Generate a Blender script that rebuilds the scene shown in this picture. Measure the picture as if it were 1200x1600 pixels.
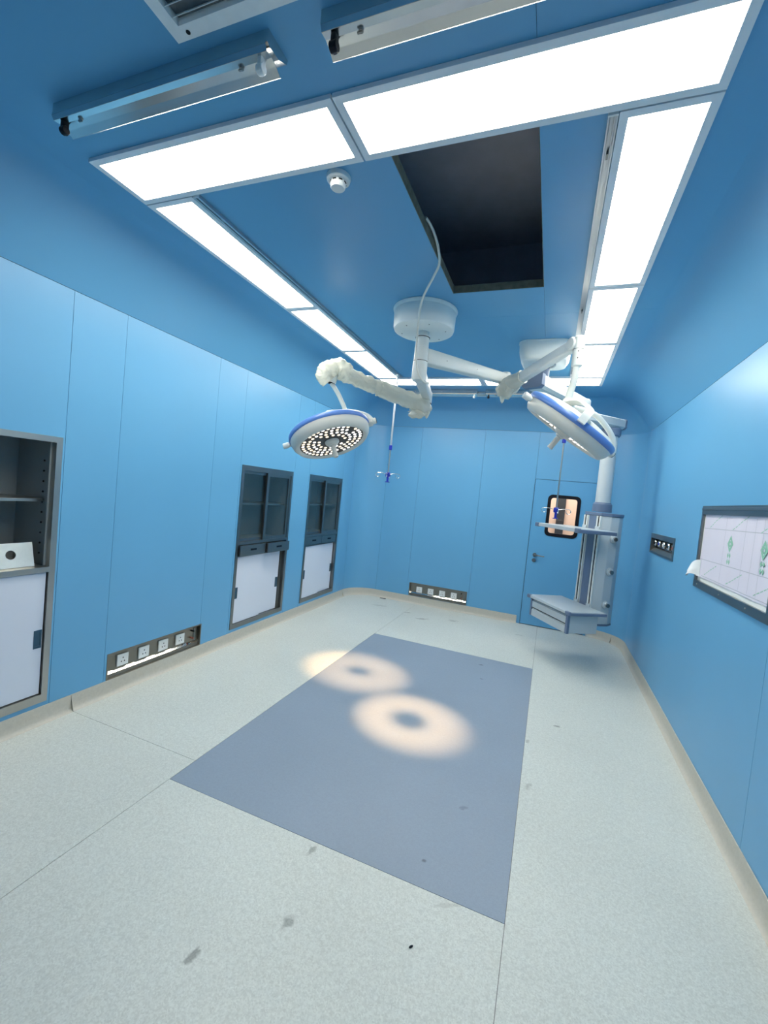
import bpy, bmesh, math, random
from mathutils import Vector, Matrix, noise
random.seed(7)
V = Vector
PI = math.pi
scene = bpy.context.scene
for o in list(bpy.data.objects):
    bpy.data.objects.remove(o)

# ---------------------------------------------------------------- room size
W, D, H = 3.732, 5.810, 2.9765        # width (x), depth (y), height (z)
HW = 2.602                            # top of the wall panels
R = H - HW                            # radius of the coves
Y0 = -1.60                            # wall behind the photographer
HB = 0.104                            # baseboard height

# ---------------------------------------------------------------- camera
yaw, pitch, roll = -0.3641858, 0.0447483, 0.0972313
fw = V((math.sin(yaw)*math.cos(pitch), math.cos(yaw)*math.cos(pitch), -math.sin(pitch)))
ri = V((math.cos(yaw), -math.sin(yaw), 0))
up = ri.cross(fw)
RI = math.cos(roll)*ri + math.sin(roll)*up
UP = -math.sin(roll)*ri + math.cos(roll)*up
cam_d = bpy.data.cameras.new('camera')
cam_d.sensor_width = 36.0
cam_d.lens = 676.12/1600*36.0
cam_d.clip_start = 0.02
cam = bpy.data.objects.new('camera', cam_d)
scene.collection.objects.link(cam)
CAM = V((2.7407, -0.3499, 1.5940))
m = Matrix((RI, UP, -fw)).transposed().to_4x4()
m.translation = CAM
cam.matrix_world = m
scene.camera = cam

# ---------------------------------------------------------------- world, exposure
wd = bpy.data.worlds.new('world'); scene.world = wd
wd.use_nodes = True
wd.node_tree.nodes['Background'].inputs[0].default_value = (0.0, 0.0, 0.0, 1)
wd.node_tree.nodes['Background'].inputs[1].default_value = 0.0
scene.view_settings.view_transform = 'Standard'
scene.view_settings.look = 'None'
scene.view_settings.gamma = 1.0
scene.view_settings.use_curve_mapping = False
scene.view_settings.exposure = 0.0
PANEL_STRENGTH = 18.0
PANEL_COLOR = (1.0, 0.955, 0.83)
LAMP_WATTS = 195.0

# ---------------------------------------------------------------- helpers
def link(o):
    scene.collection.objects.link(o); return o

OFF = {}
def empty(name, loc, label=None, cat=None, group=None, kind=None):
    o = link(bpy.data.objects.new(name, None))
    o.location = loc; o.empty_display_size = 0.1
    OFF[o] = V(loc)
    return tag(o, label, cat, group, kind)

def tag(o, label=None, cat=None, group=None, kind=None):
    if label: o['label'] = label
    if cat: o['category'] = cat
    if group: o['group'] = group
    if kind: o['kind'] = kind
    return o

def obj(name, bm, mat, parent=None, smooth=False, label=None, cat=None, group=None, kind=None, loc=None, angle=35):
    """bm is in world coordinates; the origin goes to the parent's origin (or loc)"""
    off = OFF[parent] if parent else V(loc or (0, 0, 0))
    bmesh.ops.recalc_face_normals(bm, faces=bm.faces)
    bm.transform(Matrix.Translation(-off))
    me = bpy.data.meshes.new(name)
    bm.to_mesh(me); bm.free()
    if smooth:
        for p in me.polygons: p.use_smooth = True
        try: me.set_sharp_from_angle(angle=math.radians(angle))
        except Exception: pass
    for mt in (mat if isinstance(mat, (list, tuple)) else [mat]):
        me.materials.append(mt)
    o = link(bpy.data.objects.new(name, me))
    if parent: o.parent = parent
    else: o.location = off
    OFF[o] = off
    return tag(o, label, cat, group, kind)

def dup(root, delta):
    """copy a thing with its parts and sub-parts, moved by delta"""
    r = link(root.copy()); r.location = root.location + V(delta)
    for ch in root.children:
        c = link(ch.copy()); c.parent = r
        for g in ch.children:
            d = link(g.copy()); d.parent = c
    return r

def nb(): return bmesh.new()

def box(bm, lo, hi, bev=0.0, M=None, seg=2):
    lo, hi = V(lo), V(hi)
    t = bmesh.new()
    bmesh.ops.create_cube(t, size=1)
    s = hi-lo
    bmesh.ops.scale(t, vec=(abs(s.x), abs(s.y), abs(s.z)), verts=t.verts)
    bmesh.ops.translate(t, vec=(lo+hi)/2, verts=t.verts)
    if bev > 0:
        bmesh.ops.bevel(t, geom=t.edges[:], offset=bev, segments=seg, profile=0.5, affect='EDGES')
    merge(bm, t, M); return bm

def merge(bm, t, M=None):
    if M is not None: t.transform(M)
    me = bpy.data.meshes.new('tmp'); t.to_mesh(me); t.free()
    bm.from_mesh(me); bpy.data.meshes.remove(me)

def basis(z, x=None):
    z = V(z).normalized()
    x = V(x) if x is not None else (V((1, 0, 0)) if abs(z.x) < 0.9 else V((0, 1, 0)))
    x = (x - z*x.dot(z)).normalized()
    y = z.cross(x)
    return Matrix((x, y, z)).transposed()

def frame(o, z, x=None):
    m = basis(z, x).to_4x4(); m.translation = V(o); return m

def lathe(bm, prof, M=None, seg=32, mats=None, cap=True):
    """prof: list of (r, s) revolved round local z"""
    t = bmesh.new(); rings = []
    for r, s in prof:
        if r < 1e-6: rings.append([t.verts.new((0, 0, s))])
        else: rings.append([t.verts.new((r*math.cos(2*PI*i/seg), r*math.sin(2*PI*i/seg), s)) for i in range(seg)])
    for k in range(len(rings)-1):
        a, b = rings[k], rings[k+1]
        for i in range(seg):
            j = (i+1) % seg
            if len(a) == 1 and len(b) == 1: continue
            if len(a) == 1: f = t.faces.new((a[0], b[i], b[j]))
            elif len(b) == 1: f = t.faces.new((a[i], a[j], b[0]))
            else: f = t.faces.new((a[i], a[j], b[j], b[i]))
            if mats: f.material_index = mats[k]
    if cap:
        for r_ in (rings[0], rings[-1]):
            if len(r_) > 2:
                try: t.faces.new(r_)
                except ValueError: pass
    merge(bm, t, M); return bm

def cyl(bm, p, q, r, seg=20, bev=0.0):
    p, q = V(p), V(q); L = (q-p).length
    b = min(bev, r*0.6, L*0.4)
    prof = [(0, 0), (r-b, 0), (r, b), (r, L-b), (r-b, L), (0, L)] if b > 0 else [(0, 0), (r, 0), (r, L), (0, L)]
    return lathe(bm, prof, frame(p, q-p), seg)

def tube(bm, pts, rad, seg=12, cap=True, fn=None):
    pts = [V(p) for p in pts]; n = len(pts)
    rad = rad if isinstance(rad, (list, tuple)) else [rad]*n
    t = bmesh.new(); rings = []
    tan = [(pts[min(i+1, n-1)]-pts[max(i-1, 0)]).normalized() for i in range(n)]
    x = basis(tan[0]).col[0]
    for i in range(n):
        x = (x - tan[i]*x.dot(tan[i])).normalized(); y = tan[i].cross(x)
        ring = []
        for k in range(seg):
            a = 2*PI*k/seg
            d = math.cos(a)*x + math.sin(a)*y
            rr = rad[i]
            p = pts[i]+d*rr
            if fn: p = pts[i]+d*rr*fn(p, i, k)
            ring.append(t.verts.new(p))
        rings.append(ring)
    for i in range(n-1):
        for k in range(seg):
            j = (k+1) % seg
            t.faces.new((rings[i][k], rings[i][j], rings[i+1][j], rings[i+1][k]))
    if cap:
        t.faces.new(rings[0]); t.faces.new(rings[-1])
    merge(bm, t); return bm

def bez(p0, p1, p2, p3, n=14):
    p0, p1, p2, p3 = map(V, (p0, p1, p2, p3)); out = []
    for i in range(n+1):
        t = i/n; u = 1-t
        out.append(u*u*u*p0+3*u*u*t*p1+3*u*t*t*p2+t*t*t*p3)
    return out

def spline(pts, n=8):
    """Catmull-Rom through pts"""
    pts = [V(p) for p in pts]; P = [2*pts[0]-pts[1]]+pts+[2*pts[-1]-pts[-2]]; out = []
    for i in range(1, len(P)-2):
        for k in range(n):
            t = k/n
            out.append(0.5*((2*P[i])+(P[i+1]-P[i-1])*t+(2*P[i-1]-5*P[i]+4*P[i+1]-P[i+2])*t*t+(3*P[i]-P[i-1]-3*P[i+1]+P[i+2])*t**3))
    out.append(pts[-1]); return out

def prism(bm, poly, z0, z1, M=None, bev=0.0):
    t = bmesh.new()
    a = [t.verts.new((x, y, z0)) for x, y in poly]
    b = [t.verts.new((x, y, z1)) for x, y in poly]
    t.faces.new(a[::-1]); t.faces.new(b)
    n = len(poly)
    for i in range(n):
        j = (i+1) % n
        t.faces.new((a[i], a[j], b[j], b[i]))
    if bev > 0:
        bmesh.ops.bevel(t, geom=t.edges[:], offset=bev, segments=2, profile=0.5, affect='EDGES')
    merge(bm, t, M); return bm

def rrect(x0, x1, y0, y1, r, n=6):
    out = []
    for cx, cy, a0 in ((x1-r, y0+r, -PI/2), (x1-r, y1-r, 0), (x0+r, y1-r, PI/2), (x0+r, y0+r, PI)):
        for i in range(n+1):
            a = a0+PI/2*i/n
            out.append((cx+r*math.cos(a), cy+r*math.sin(a)))
    return out

def ring_plate(bm, outer, inner, z0, z1, M=None):
    """plate between two outlines with the same number of points"""
    t = bmesh.new(); n = len(outer)
    A = [[t.verts.new((x, y, z)) for x, y in o] for z in (z0, z1) for o in (outer, inner)]
    for i in range(n):
        j = (i+1) % n
        t.faces.new((A[0][i], A[0][j], A[1][j], A[1][i]))
        t.faces.new((A[2][i], A[2][j], A[3][j], A[3][i]))
        t.faces.new((A[0][i], A[0][j], A[2][j], A[2][i]))
        t.faces.new((A[1][i], A[1][j], A[3][j], A[3][i]))
    merge(bm, t, M); return bm

# maps (a, b, depth) on a wall to the world; depth > 0 goes into the room
MAPS = {
    'left':  lambda a, b, d: V((d, a, b)),
    'right': lambda a, b, d: V((W-d, a, b)),
    'far':   lambda a, b, d: V((a, D-d, b)),
    'near':  lambda a, b, d: V((a, Y0+d, b)),
    'ceil':  lambda a, b, d: V((a, b, H-d)),
    'floor': lambda a, b, d: V((a, b, d)),
}
def slab(bm, side, a0, a1, b0, b1, d0, d1, holes=()):
    """rectangular slab on a wall with rectangular holes"""
    f = MAPS[side]
    As = sorted({a0, a1, *[max(a0, min(a1, h[k])) for h in holes for k in (0, 1)]})
    Bs = sorted({b0, b1, *[max(b0, min(b1, h[k])) for h in holes for k in (2, 3)]})
    solid = set()
    for i in range(len(As)-1):
        for j in range(len(Bs)-1):
            ca, cb = (As[i]+As[i+1])/2, (Bs[j]+Bs[j+1])/2
            if not any(h[0] < ca < h[1] and h[2] < cb < h[3] for h in holes): solid.add((i, j))
    vc = {}
    def v(i, j, d):
        k = (i, j, d)
        if k not in vc: vc[k] = bm.verts.new(f(As[i], Bs[j], d))
        return vc[k]
    for i, j in solid:
        for d in (d0, d1):
            bm.faces.new((v(i, j, d), v(i+1, j, d), v(i+1, j+1, d), v(i, j+1, d)))
        for (ni, nj), (p, q) in (((i-1, j), ((i, j), (i, j+1))), ((i+1, j), ((i+1, j), (i+1, j+1))),
                                 ((i, j-1), ((i, j), (i+1, j))), ((i, j+1), ((i, j+1), (i+1, j+1)))):
            if (ni, nj) not in solid:
                bm.faces.new((v(*p, d0), v(*q, d0), v(*q, d1), v(*p, d1)))
    return bm

def wbox(bm, side, a0, a1, b0, b1, d0, d1, bev=0.0):
    p, q = MAPS[side](a0, b0, d0), MAPS[side](a1, b1, d1)
    lo = V([min(p[i], q[i]) for i in range(3)]); hi = V([max(p[i], q[i]) for i in range(3)])
    return box(bm, lo, hi, bev)

# ---------------------------------------------------------------- materials
def mat(name, col, rough=0.5, metal=0.0, bump=0.0, bscale=40, var=0.0, vscale=3.0, spec=0.5, coat=0.0, emit=None, estr=0.0, stretch=None, rvar=False):
    mt = bpy.data.materials.new(name); mt.use_nodes = True
    nt = mt.node_tree; b = nt.nodes['Principled BSDF']
    b.inputs['Base Color'].default_value = (*col, 1)
    b.inputs['Roughness'].default_value = rough
    b.inputs['Metallic'].default_value = metal
    b.inputs['Specular IOR Level'].default_value = spec
    b.inputs['Coat Weight'].default_value = coat
    geo = nt.nodes.new('ShaderNodeNewGeometry')
    vec = geo.outputs['Position']
    if stretch:
        mp = nt.nodes.new('ShaderNodeMapping'); mp.inputs['Scale'].default_value = stretch
        nt.links.new(vec, mp.inputs['Vector']); vec = mp.outputs[0]
    nz = nt.nodes.new('ShaderNodeTexNoise'); nz.inputs['Scale'].default_value = vscale; nz.inputs['Detail'].default_value = 4
    nt.links.new(vec, nz.inputs['Vector'])
    if var > 0:
      if True:
        mr = nt.nodes.new('ShaderNodeMapRange')
        mr.inputs['From Min'].default_value = 0.25; mr.inputs['From Max'].default_value = 0.75
        mr.inputs['To Min'].default_value = 1-var; mr.inputs['To Max'].default_value = 1+var
        nt.links.new(nz.outputs[0], mr.inputs['Value'])
        mx = nt.nodes.new('ShaderNodeVectorMath'); mx.operation = 'SCALE'
        mx.inputs[0].default_value = col
        nt.links.new(mr.outputs[0], mx.inputs['Scale'])
        nt.links.new(mx.outputs[0], b.inputs['Base Color'])
      if rvar:
        mr2 = nt.nodes.new('ShaderNodeMapRange')
        mr2.inputs['From Min'].default_value = 0.25; mr2.inputs['From Max'].default_value = 0.75
        mr2.inputs['To Min'].default_value = max(0.02, rough-0.06); mr2.inputs['To Max'].default_value = rough+0.06
        nt.links.new(nz.outputs[0], mr2.inputs['Value']); nt.links.new(mr2.outputs[0], b.inputs['Roughness'])
    if bump > 0:
        n2 = nt.nodes.new('ShaderNodeTexNoise'); n2.inputs['Scale'].default_value = bscale; n2.inputs['Detail'].default_value = 3
        nt.links.new(vec, n2.inputs['Vector'])
        bp = nt.nodes.new('ShaderNodeBump'); bp.inputs['Strength'].default_value = bump; bp.inputs['Distance'].default_value = 0.01
        nt.links.new(n2.outputs[0], bp.inputs['Height']); nt.links.new(bp.outputs[0], b.inputs['Normal'])
    if emit:
        b.inputs['Emission Color'].default_value = (*emit, 1); b.inputs['Emission Strength'].default_value = estr
    return mt

def glass(name, tint=(0.8, 0.9, 0.95), refl=0.12, rough=0.03):
    mt = bpy.data.materials.new(name); mt.use_nodes = True
    nt = mt.node_tree; nt.nodes.clear()
    out = nt.nodes.new('ShaderNodeOutputMaterial')
    tr = nt.nodes.new('ShaderNodeBsdfTransparent'); tr.inputs[0].default_value = (*tint, 1)
    gl = nt.nodes.new('ShaderNodeBsdfGlossy'); gl.inputs['Roughness'].default_value = rough
    fr = nt.nodes.new('ShaderNodeFresnel'); fr.inputs[0].default_value = 1.45
    ad = nt.nodes.new('ShaderNodeMath'); ad.operation = 'ADD'; ad.inputs[1].default_value = refl*0.3
    ge = nt.nodes.new('ShaderNodeNewGeometry')
    iv = nt.nodes.new('ShaderNodeMath'); iv.operation = 'SUBTRACT'; iv.inputs[0].default_value = 1.0
    nt.links.new(ge.outputs['Backfacing'], iv.inputs[1])
    mu = nt.nodes.new('ShaderNodeMath'); mu.operation = 'MULTIPLY'
    nt.links.new(fr.outputs[0], mu.inputs[0]); nt.links.new(iv.outputs[0], mu.inputs[1])
    nt.links.new(mu.outputs[0], ad.inputs[0])
    mx = nt.nodes.new('ShaderNodeMixShader')
    nt.links.new(ad.outputs[0], mx.inputs[0]); nt.links.new(tr.outputs[0], mx.inputs[1]); nt.links.new(gl.outputs[0], mx.inputs[2])
    nt.links.new(mx.outputs[0], out.inputs[0])
    return mt

BLUE = (0.125, 0.375, 0.63)
M = {}
M['wall'] = mat('wall_blue_paint', BLUE, 0.36, bump=0.008, bscale=3, var=0.02, vscale=1.6, rvar=False)
M['ceil'] = mat('ceiling_blue_paint', BLUE, 0.33, bump=0.008, bscale=3, var=0.02, vscale=1.2, rvar=False)
M['door'] = mat('door_blue_paint', (0.115, 0.365, 0.63), 0.32, var=0.01, rvar=False)
M['dark'] = mat('dark_void', (0.012, 0.013, 0.016), 0.9)  # near-black; paints the shade of door gap and holes, also colours screws
M['plenum'] = mat('plenum_grey', (0.42, 0.42, 0.48), 0.9, var=0.1, vscale=6, bump=0.2, bscale=8)
M['edge'] = mat('panel_core_edge', (0.22, 0.20, 0.15), 0.9, var=0.25, vscale=30)
M['frame'] = mat('light_frame_white', (0.82, 0.84, 0.88), 0.35, var=0.02)
M['diff'] = mat('light_diffuser', (0.9, 0.9, 0.9), 0.4, emit=PANEL_COLOR, estr=PANEL_STRENGTH)
M['steel'] = mat('brushed_steel', (0.46, 0.45, 0.42), 0.33, 1.0, var=0.05, vscale=6)
M['steelp'] = mat('socket_plate_steel', (0.25, 0.235, 0.205), 0.36, 1.0, var=0.06, vscale=8)
M['steeld'] = mat('brushed_steel_dark', (0.24, 0.25, 0.25), 0.34, 1.0, var=0.05, vscale=6)
M['lip'] = mat('polished_steel_lip', (0.55, 0.54, 0.50), 0.10, 1.0)
M['steelw'] = mat('bright_steel_sheet', (0.80, 0.80, 0.74), 0.35, 0.6, var=0.08, vscale=14)
M['chrome'] = mat('chrome_reflector', (0.70, 0.69, 0.67), 0.22, 1.0, bump=0.02, bscale=9, var=0.05, vscale=9)
M['cabin'] = mat('cabinet_interior_steel', (0.30, 0.33, 0.34), 0.45, 0.35, var=0.05, vscale=4)
M['white'] = mat('white_laminate', (0.62, 0.68, 0.80), 0.30, var=0.015, vscale=2)
M['plastic'] = mat('white_plastic', (0.78, 0.80, 0.80), 0.35, var=0.02)
M['cream'] = mat('painted_light_grey_metal', (0.69, 0.73, 0.72), 0.33, var=0.02)
M['canopy'] = mat('canopy_off_white', (0.86, 0.90, 0.88), 0.35, var=0.01)
M['lampback'] = mat('lamp_head_cream', (0.64, 0.65, 0.61), 0.35, var=0.02)
M['lampblue'] = mat('lamp_head_blue_band', (0.11, 0.24, 0.62), 0.3)
M['pendant'] = mat('pendant_pale_grey', (0.48, 0.54, 0.58), 0.35, var=0.015, rvar=False)
M['slate'] = mat('slate_blue_plastic', (0.125, 0.175, 0.275), 0.4, var=0.03)
M['black'] = mat('black_rubber', (0.006, 0.007, 0.012), 0.5, spec=0.2)
M['led'] = mat('led_lens', (1, 0.9, 0.7), 0.3, emit=(1.0, 0.80, 0.58), estr=1.35)
M['ledw'] = mat('led_lens_white', (1, 1, 1), 0.3, emit=(1.0, 0.95, 0.88), estr=1.7)
M['ledback'] = mat('led_board', (0.055, 0.05, 0.05), 0.5)
M['cobalt'] = mat('cobalt_plastic', (0.012, 0.03, 0.42), 0.35)
M['cable'] = mat('white_cable', (0.70, 0.71, 0.66), 0.4)
M['base'] = mat('baseboard_vinyl', (0.52, 0.50, 0.44), 0.5, var=0.06, vscale=60, bump=0.05, bscale=200)
M['weld'] = mat('vinyl_weld', (0.17, 0.18, 0.17), 0.7)
M['glass'] = glass('cabinet_glass', (0.86, 0.90, 0.90), 0.1)
M['pane'] = glass('door_pane', (0.92, 0.93, 0.92), 0.1)
M['peach'] = mat('corridor_beige_paint', (0.80, 0.60, 0.49), 0.6)
M['film'] = mat('viewer_film', (0.76, 0.73, 0.84), 0.3)
M['acrylic'] = mat('viewer_acrylic', (0.84, 0.87, 0.85), 0.3)
M['filmcurl'] = mat('film_curl', (0.80, 0.84, 0.86), 0.3, var=0.03)
M['green'] = mat('film_green_print', (0.28, 0.57, 0.43), 0.4)
M['greyline'] = mat('film_grey_print', (0.50, 0.51, 0.58), 0.4)
M['rail'] = mat('anodised_rail', (0.55, 0.57, 0.60), 0.3, 0.8)
M['vent'] = mat('vent_painted', (0.80, 0.83, 0.84), 0.5, var=0.05, vscale=20)
M['ventback'] = mat('vent_filter_grey', (0.16, 0.18, 0.20), 0.9, var=0.2, vscale=30)
M['copper'] = mat('terminal_reddish', (0.35, 0.12, 0.09), 0.4)

def sleeve_material():
    mt = bpy.data.materials.new('plastic_sleeve'); mt.use_nodes = True
    nt = mt.node_tree; b = nt.nodes['Principled BSDF']; out = nt.nodes['Material Output']
    b.inputs['Base Color'].default_value = (0.80, 0.80, 0.72, 1)
    b.inputs['Roughness'].default_value = 0.22
    b.inputs['Coat Weight'].default_value = 0.6
    n2 = nt.nodes.new('ShaderNodeTexNoise'); n2.inputs['Scale'].default_value = 26; n2.inputs['Detail'].default_value = 4
    geo = nt.nodes.new('ShaderNodeNewGeometry'); nt.links.new(geo.outputs['Position'], n2.inputs['Vector'])
    bp = nt.nodes.new('ShaderNodeBump'); bp.inputs['Strength'].default_value = 0.45; bp.inputs['Distance'].default_value = 0.015
    nt.links.new(n2.outputs[0], bp.inputs['Height']); nt.links.new(bp.outputs[0], b.inputs['Normal'])
    tl = nt.nodes.new('ShaderNodeBsdfTranslucent'); tl.inputs[0].default_value = (0.85, 0.85, 0.78, 1)
    tp = nt.nodes.new('ShaderNodeBsdfTransparent'); tp.inputs[0].default_value = (0.92, 0.93, 0.9, 1)
    m1 = nt.nodes.new('ShaderNodeMixShader'); m1.inputs[0].default_value = 0.30
    nt.links.new(b.outputs[0], m1.inputs[1]); nt.links.new(tl.outputs[0], m1.inputs[2])
    m2 = nt.nodes.new('ShaderNodeMixShader'); m2.inputs[0].default_value = 0.18
    nt.links.new(m1.outputs[0], m2.inputs[1]); nt.links.new(tp.outputs[0], m2.inputs[2])
    nt.links.new(m2.outputs[0], out.inputs[0])
    return mt
M['sleeve'] = sleeve_material()

def floor_material(name, col, fleck, stains, rough=0.42):
    """speckled vinyl with a few scuffs that have a shape of their own: (x, y, angle, half length, half width, depth)"""
    mt = bpy.data.materials.new(name); mt.use_nodes = True
    nt = mt.node_tree; N = nt.nodes.new; L = nt.links.new; b = nt.nodes['Principled BSDF']
    b.inputs['Roughness'].default_value = rough
    geo = N('ShaderNodeNewGeometry')
    def noise_(sc, det=3):
        n = N('ShaderNodeTexNoise'); n.inputs['Scale'].default_value = sc; n.inputs['Detail'].default_value = det
        L(geo.outputs['Position'], n.inputs['Vector']); return n.outputs[0]
    def rng(s, a, c, d, e):
        m = N('ShaderNodeMapRange')
        for k, v in zip(('From Min', 'From Max', 'To Min', 'To Max'), (a, c, d, e)): m.inputs[k].default_value = v
        L(s, m.inputs['Value']); return m.outputs[0]
    def mth(op, a, c):
        m = N('ShaderNodeMath'); m.operation = op
        for i, s in enumerate((a, c)):
            if isinstance(s, (int, float)): m.inputs[i].default_value = s
            else: L(s, m.inputs[i])
        return m.outputs[0]
    big = rng(noise_(1.3), 0.3, 0.7, 0.955, 1.035)
    mid = rng(noise_(55), 0.3, 0.7, 1-fleck*0.5, 1+fleck*0.5)
    vor = N('ShaderNodeTexVoronoi'); vor.inputs['Scale'].default_value = 210
    L(geo.outputs['Position'], vor.inputs['Vector'])
    sep = N('ShaderNodeSeparateColor'); L(vor.outputs['Color'], sep.inputs[0])
    fl = rng(sep.outputs[0], 0, 1, 1-fleck, 1+fleck)
    val = mth('MULTIPLY', mth('MULTIPLY', big, mid), fl)
    st = None
    sn = noise_(34, 4)
    for x, y, a, hl, hwid, dep in stains:
        mp = N('ShaderNodeMapping'); mp.vector_type = 'TEXTURE'
        mp.inputs['Location'].default_value = (x, y, 0); mp.inputs['Rotation'].default_value = (0, 0, a)
        mp.inputs['Scale'].default_value = (hl, hwid, 1)
        L(geo.outputs['Position'], mp.inputs['Vector'])
        ln = N('ShaderNodeVectorMath'); ln.operation = 'LENGTH'; L(mp.outputs[0], ln.inputs[0])
        wob = mth('ADD', ln.outputs['Value'], rng(sn, 0.3, 0.7, -0.45, 0.45))
        s = rng(wob, 1.05, 0.55, 0.0, dep)
        st = s if st is None else mth('MAXIMUM', st, s)
    if st is not None: val = mth('MULTIPLY', val, mth('SUBTRACT', 1.0, st))
    sc = N('ShaderNodeVectorMath'); sc.operation = 'SCALE'; sc.inputs[0].default_value = col
    L(val, sc.inputs['Scale']); L(sc.outputs[0], b.inputs['Base Color'])
    bp = N('ShaderNodeBump'); bp.inputs['Strength'].default_value = 0.06; bp.inputs['Distance'].default_value = 0.004
    L(noise_(300), bp.inputs['Height']); L(bp.outputs[0], b.inputs['Normal'])
    return mt
M['vinyl'] = floor_material('floor_vinyl_speckled', (0.59, 0.62, 0.585), 0.10, [
    (1.792, 0.751, 1.49, 0.040, 0.017, 0.5), (2.013, 0.994, 1.05, 0.032, 0.020, 0.42), (1.929, 1.302, 1.46, 0.038, 0.013, 0.42),
    (2.957, 3.081, 0.1, 0.035, 0.014, 0.45), (2.765, 2.75, 1.3, 0.03, 0.012, 0.3), (2.79, 2.25, 1.1, 0.04, 0.018, 0.25),
    (1.09, 5.26, 0.3, 0.05, 0.02, 0.5), (1.34, 5.10, 0.5, 0.09, 0.035, 0.4), (0.65, 5.33, 0.2, 0.12, 0.035, 0.25),
    (1.71, 5.29, 0.4, 0.07, 0.05, 0.28), (2.55, 5.25, 0.2, 0.06, 0.02, 0.25), (2.53, 1.32, 0.5, 0.05, 0.012, 0.15)])
M['inlay'] = floor_material('floor_vinyl_grey_blue', (0.255, 0.315, 0.395), 0.035, [
    (2.275, 3.957, 0.3, 0.022, 0.012, 0.6), (2.331, 3.617, 0.3, 0.018, 0.011, 0.6), (2.39, 1.48, 0.3, 0.012, 0.01, 0.5), (2.486, 1.894, 0.4, 0.03, 0.014, 0.25)], 0.45)

# ================================================================ ROOM SHELL
# ---- floor: sheets of vinyl with weld seams
fl = obj('floor', slab(nb(), 'floor', -0.05, W+0.05, Y0-0.05, D+0.05, -0.05, -0.003), M['weld'], kind='structure')
IX1, IX2, IY1, IY2 = 1.047, 2.748, 1.347, 4.170
g = 0.0012
def sheet(x0, x1, y0, y1, mt, label=None):
    return obj('floor_sheet', slab(nb(), 'floor', x0+g, x1-g, y0+g, y1-g, -0.004, 0.0), mt, fl, label=label)
sheet(0.0, IX1, Y0, 1.522, M['vinyl']); sheet(0.0, IX1, 1.522, D, M['vinyl'])
sheet(IX1, IX2, Y0, IY1, M['vinyl']); sheet(IX1, IX2, IY2, D, M['vinyl'])
sheet(IX2, W, Y0, D, M['vinyl'])
sheet(IX1, IX2, IY1, IY2, M['inlay'], 'grey blue vinyl rectangle let into the floor')

# ---- walls: rows of painted steel panels with fine joints
T = 0.05
def wall(name, side, cuts, holes, lo=0.0, hi=HW):
    root = empty(name, MAPS[side](cuts[0], 0, 0), kind='structure')
    for a0, a1 in zip(cuts[:-1], cuts[1:]):
        obj('wall_panel', slab(nb(), side, a0+g, a1-g, lo, hi-g, -T, 0.0, holes), M['wall'], root)
    obj('wall_light_stop', slab(nb(), side, cuts[0], cuts[-1], lo, hi+.012, -T-.006, -T-.002, holes), M['edge'], root)  # added unseen sheet, stops corridor light leaking through the panel joints
    return root
CAB1 = (0.49, 1.372, 0.132, 1.733)
CAB2 = (2.986, 3.853, 0.135, 1.727)
CAB3 = (4.222, 5.090, 0.140, 1.727)
SOCL = (1.754, 2.620, 0.100, 0.292)
SOCF = (0.908, 1.772, 0.108, 0.303)
GASP = (3.860, 4.735, 1.256, 1.450)
VIEW = (2.125, 3.235, 1.159, 1.715)
DOOR = (2.514, 3.304, -0.01, 1.977)
DWIN = (2.700, 3.104, 1.232, 1.784)
wall('wall_left', 'left', [Y0+R, -0.42, 0.475, 1.389, 1.735, 2.605, 2.962, 3.880, 4.200, 5.110, D-R], [CAB1, CAB2, CAB3, SOCL])
wall('wall_far', 'far', [R, 0.880, 1.795, 2.514, 3.304, W-R], [SOCF, DOOR])
wall('wall_right', 'right', [Y0+R, 0.30, 1.22, 2.118, D-R], [GASP, VIEW])
wall('wall_near', 'near', [R, 1.27, 2.5, W-R], [])

# ---- coved splays where walls meet the ceiling, and rounded corners
cx0, cx1, cy0, cy1 = R, W-R, Y0+R, D-R
E = 0.45                                     # how far the splay reaches into the ceiling
NA = 12
def splay(p, q, k):                          # from wall point p to ceiling point q
    t = k/NA; u = 1-t
    a = 2*u*t*0.50+t*t; b = 2*u*t+t*t
    return V((p[0]+(q[0]-p[0])*a, p[1]+(q[1]-p[1])*a, HW+g+(R-g)*b))
def cove(name, p, q, pc, qc):
    bm = nb()
    A = [bm.verts.new(splay(p, pc, k)) for k in range(NA+1)]
    B = [bm.verts.new(splay(q, qc, k)) for k in range(NA+1)]
    for k in range(NA): bm.faces.new((A[k], A[k+1], B[k+1], B[k]))
    return obj(name, bm, M['ceil'], smooth=True, kind='structure', loc=(p[0], p[1], 0), angle=60)
ex0, ex1, ey0, ey1 = E, W-E, Y0+E, D-E
cove('trim_1', (0, cy0), (0, cy1), (ex0, ey0), (ex0, ey1))
cove('trim_2', (cx0, D), (cx1, D), (ex0, ey1), (ex1, ey1))
cove('trim_3', (W, cy1), (W, cy0), (ex1, ey1), (ex1, ey0))
cove('trim_4', (cx1, Y0), (cx0, Y0), (ex1, ey0), (ex0, ey0))
def corner(name, cx, cy, a0, top):
    bm = nb(); cols = []
    for k in range(13):
        a = a0+PI/2*k/12
        p = (cx+R*math.cos(a), cy+R*math.sin(a))
        cols.append([bm.verts.new((*p, 0)), bm.verts.new((*p, HW-g))]+[bm.verts.new(splay(p, top, i)) for i in range(NA)])
    tv = bm.verts.new((*top, H))
    for k in range(12):
        for i in range(len(cols[0])-1):
            bm.faces.new((cols[k][i], cols[k+1][i], cols[k+1][i+1], cols[k][i+1]))
        bm.faces.new((cols[k][-1], cols[k+1][-1], tv))
    return obj(name, bm, M['wall'], smooth=True, kind='structure', loc=(cx, cy, 0), angle=25)
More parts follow.
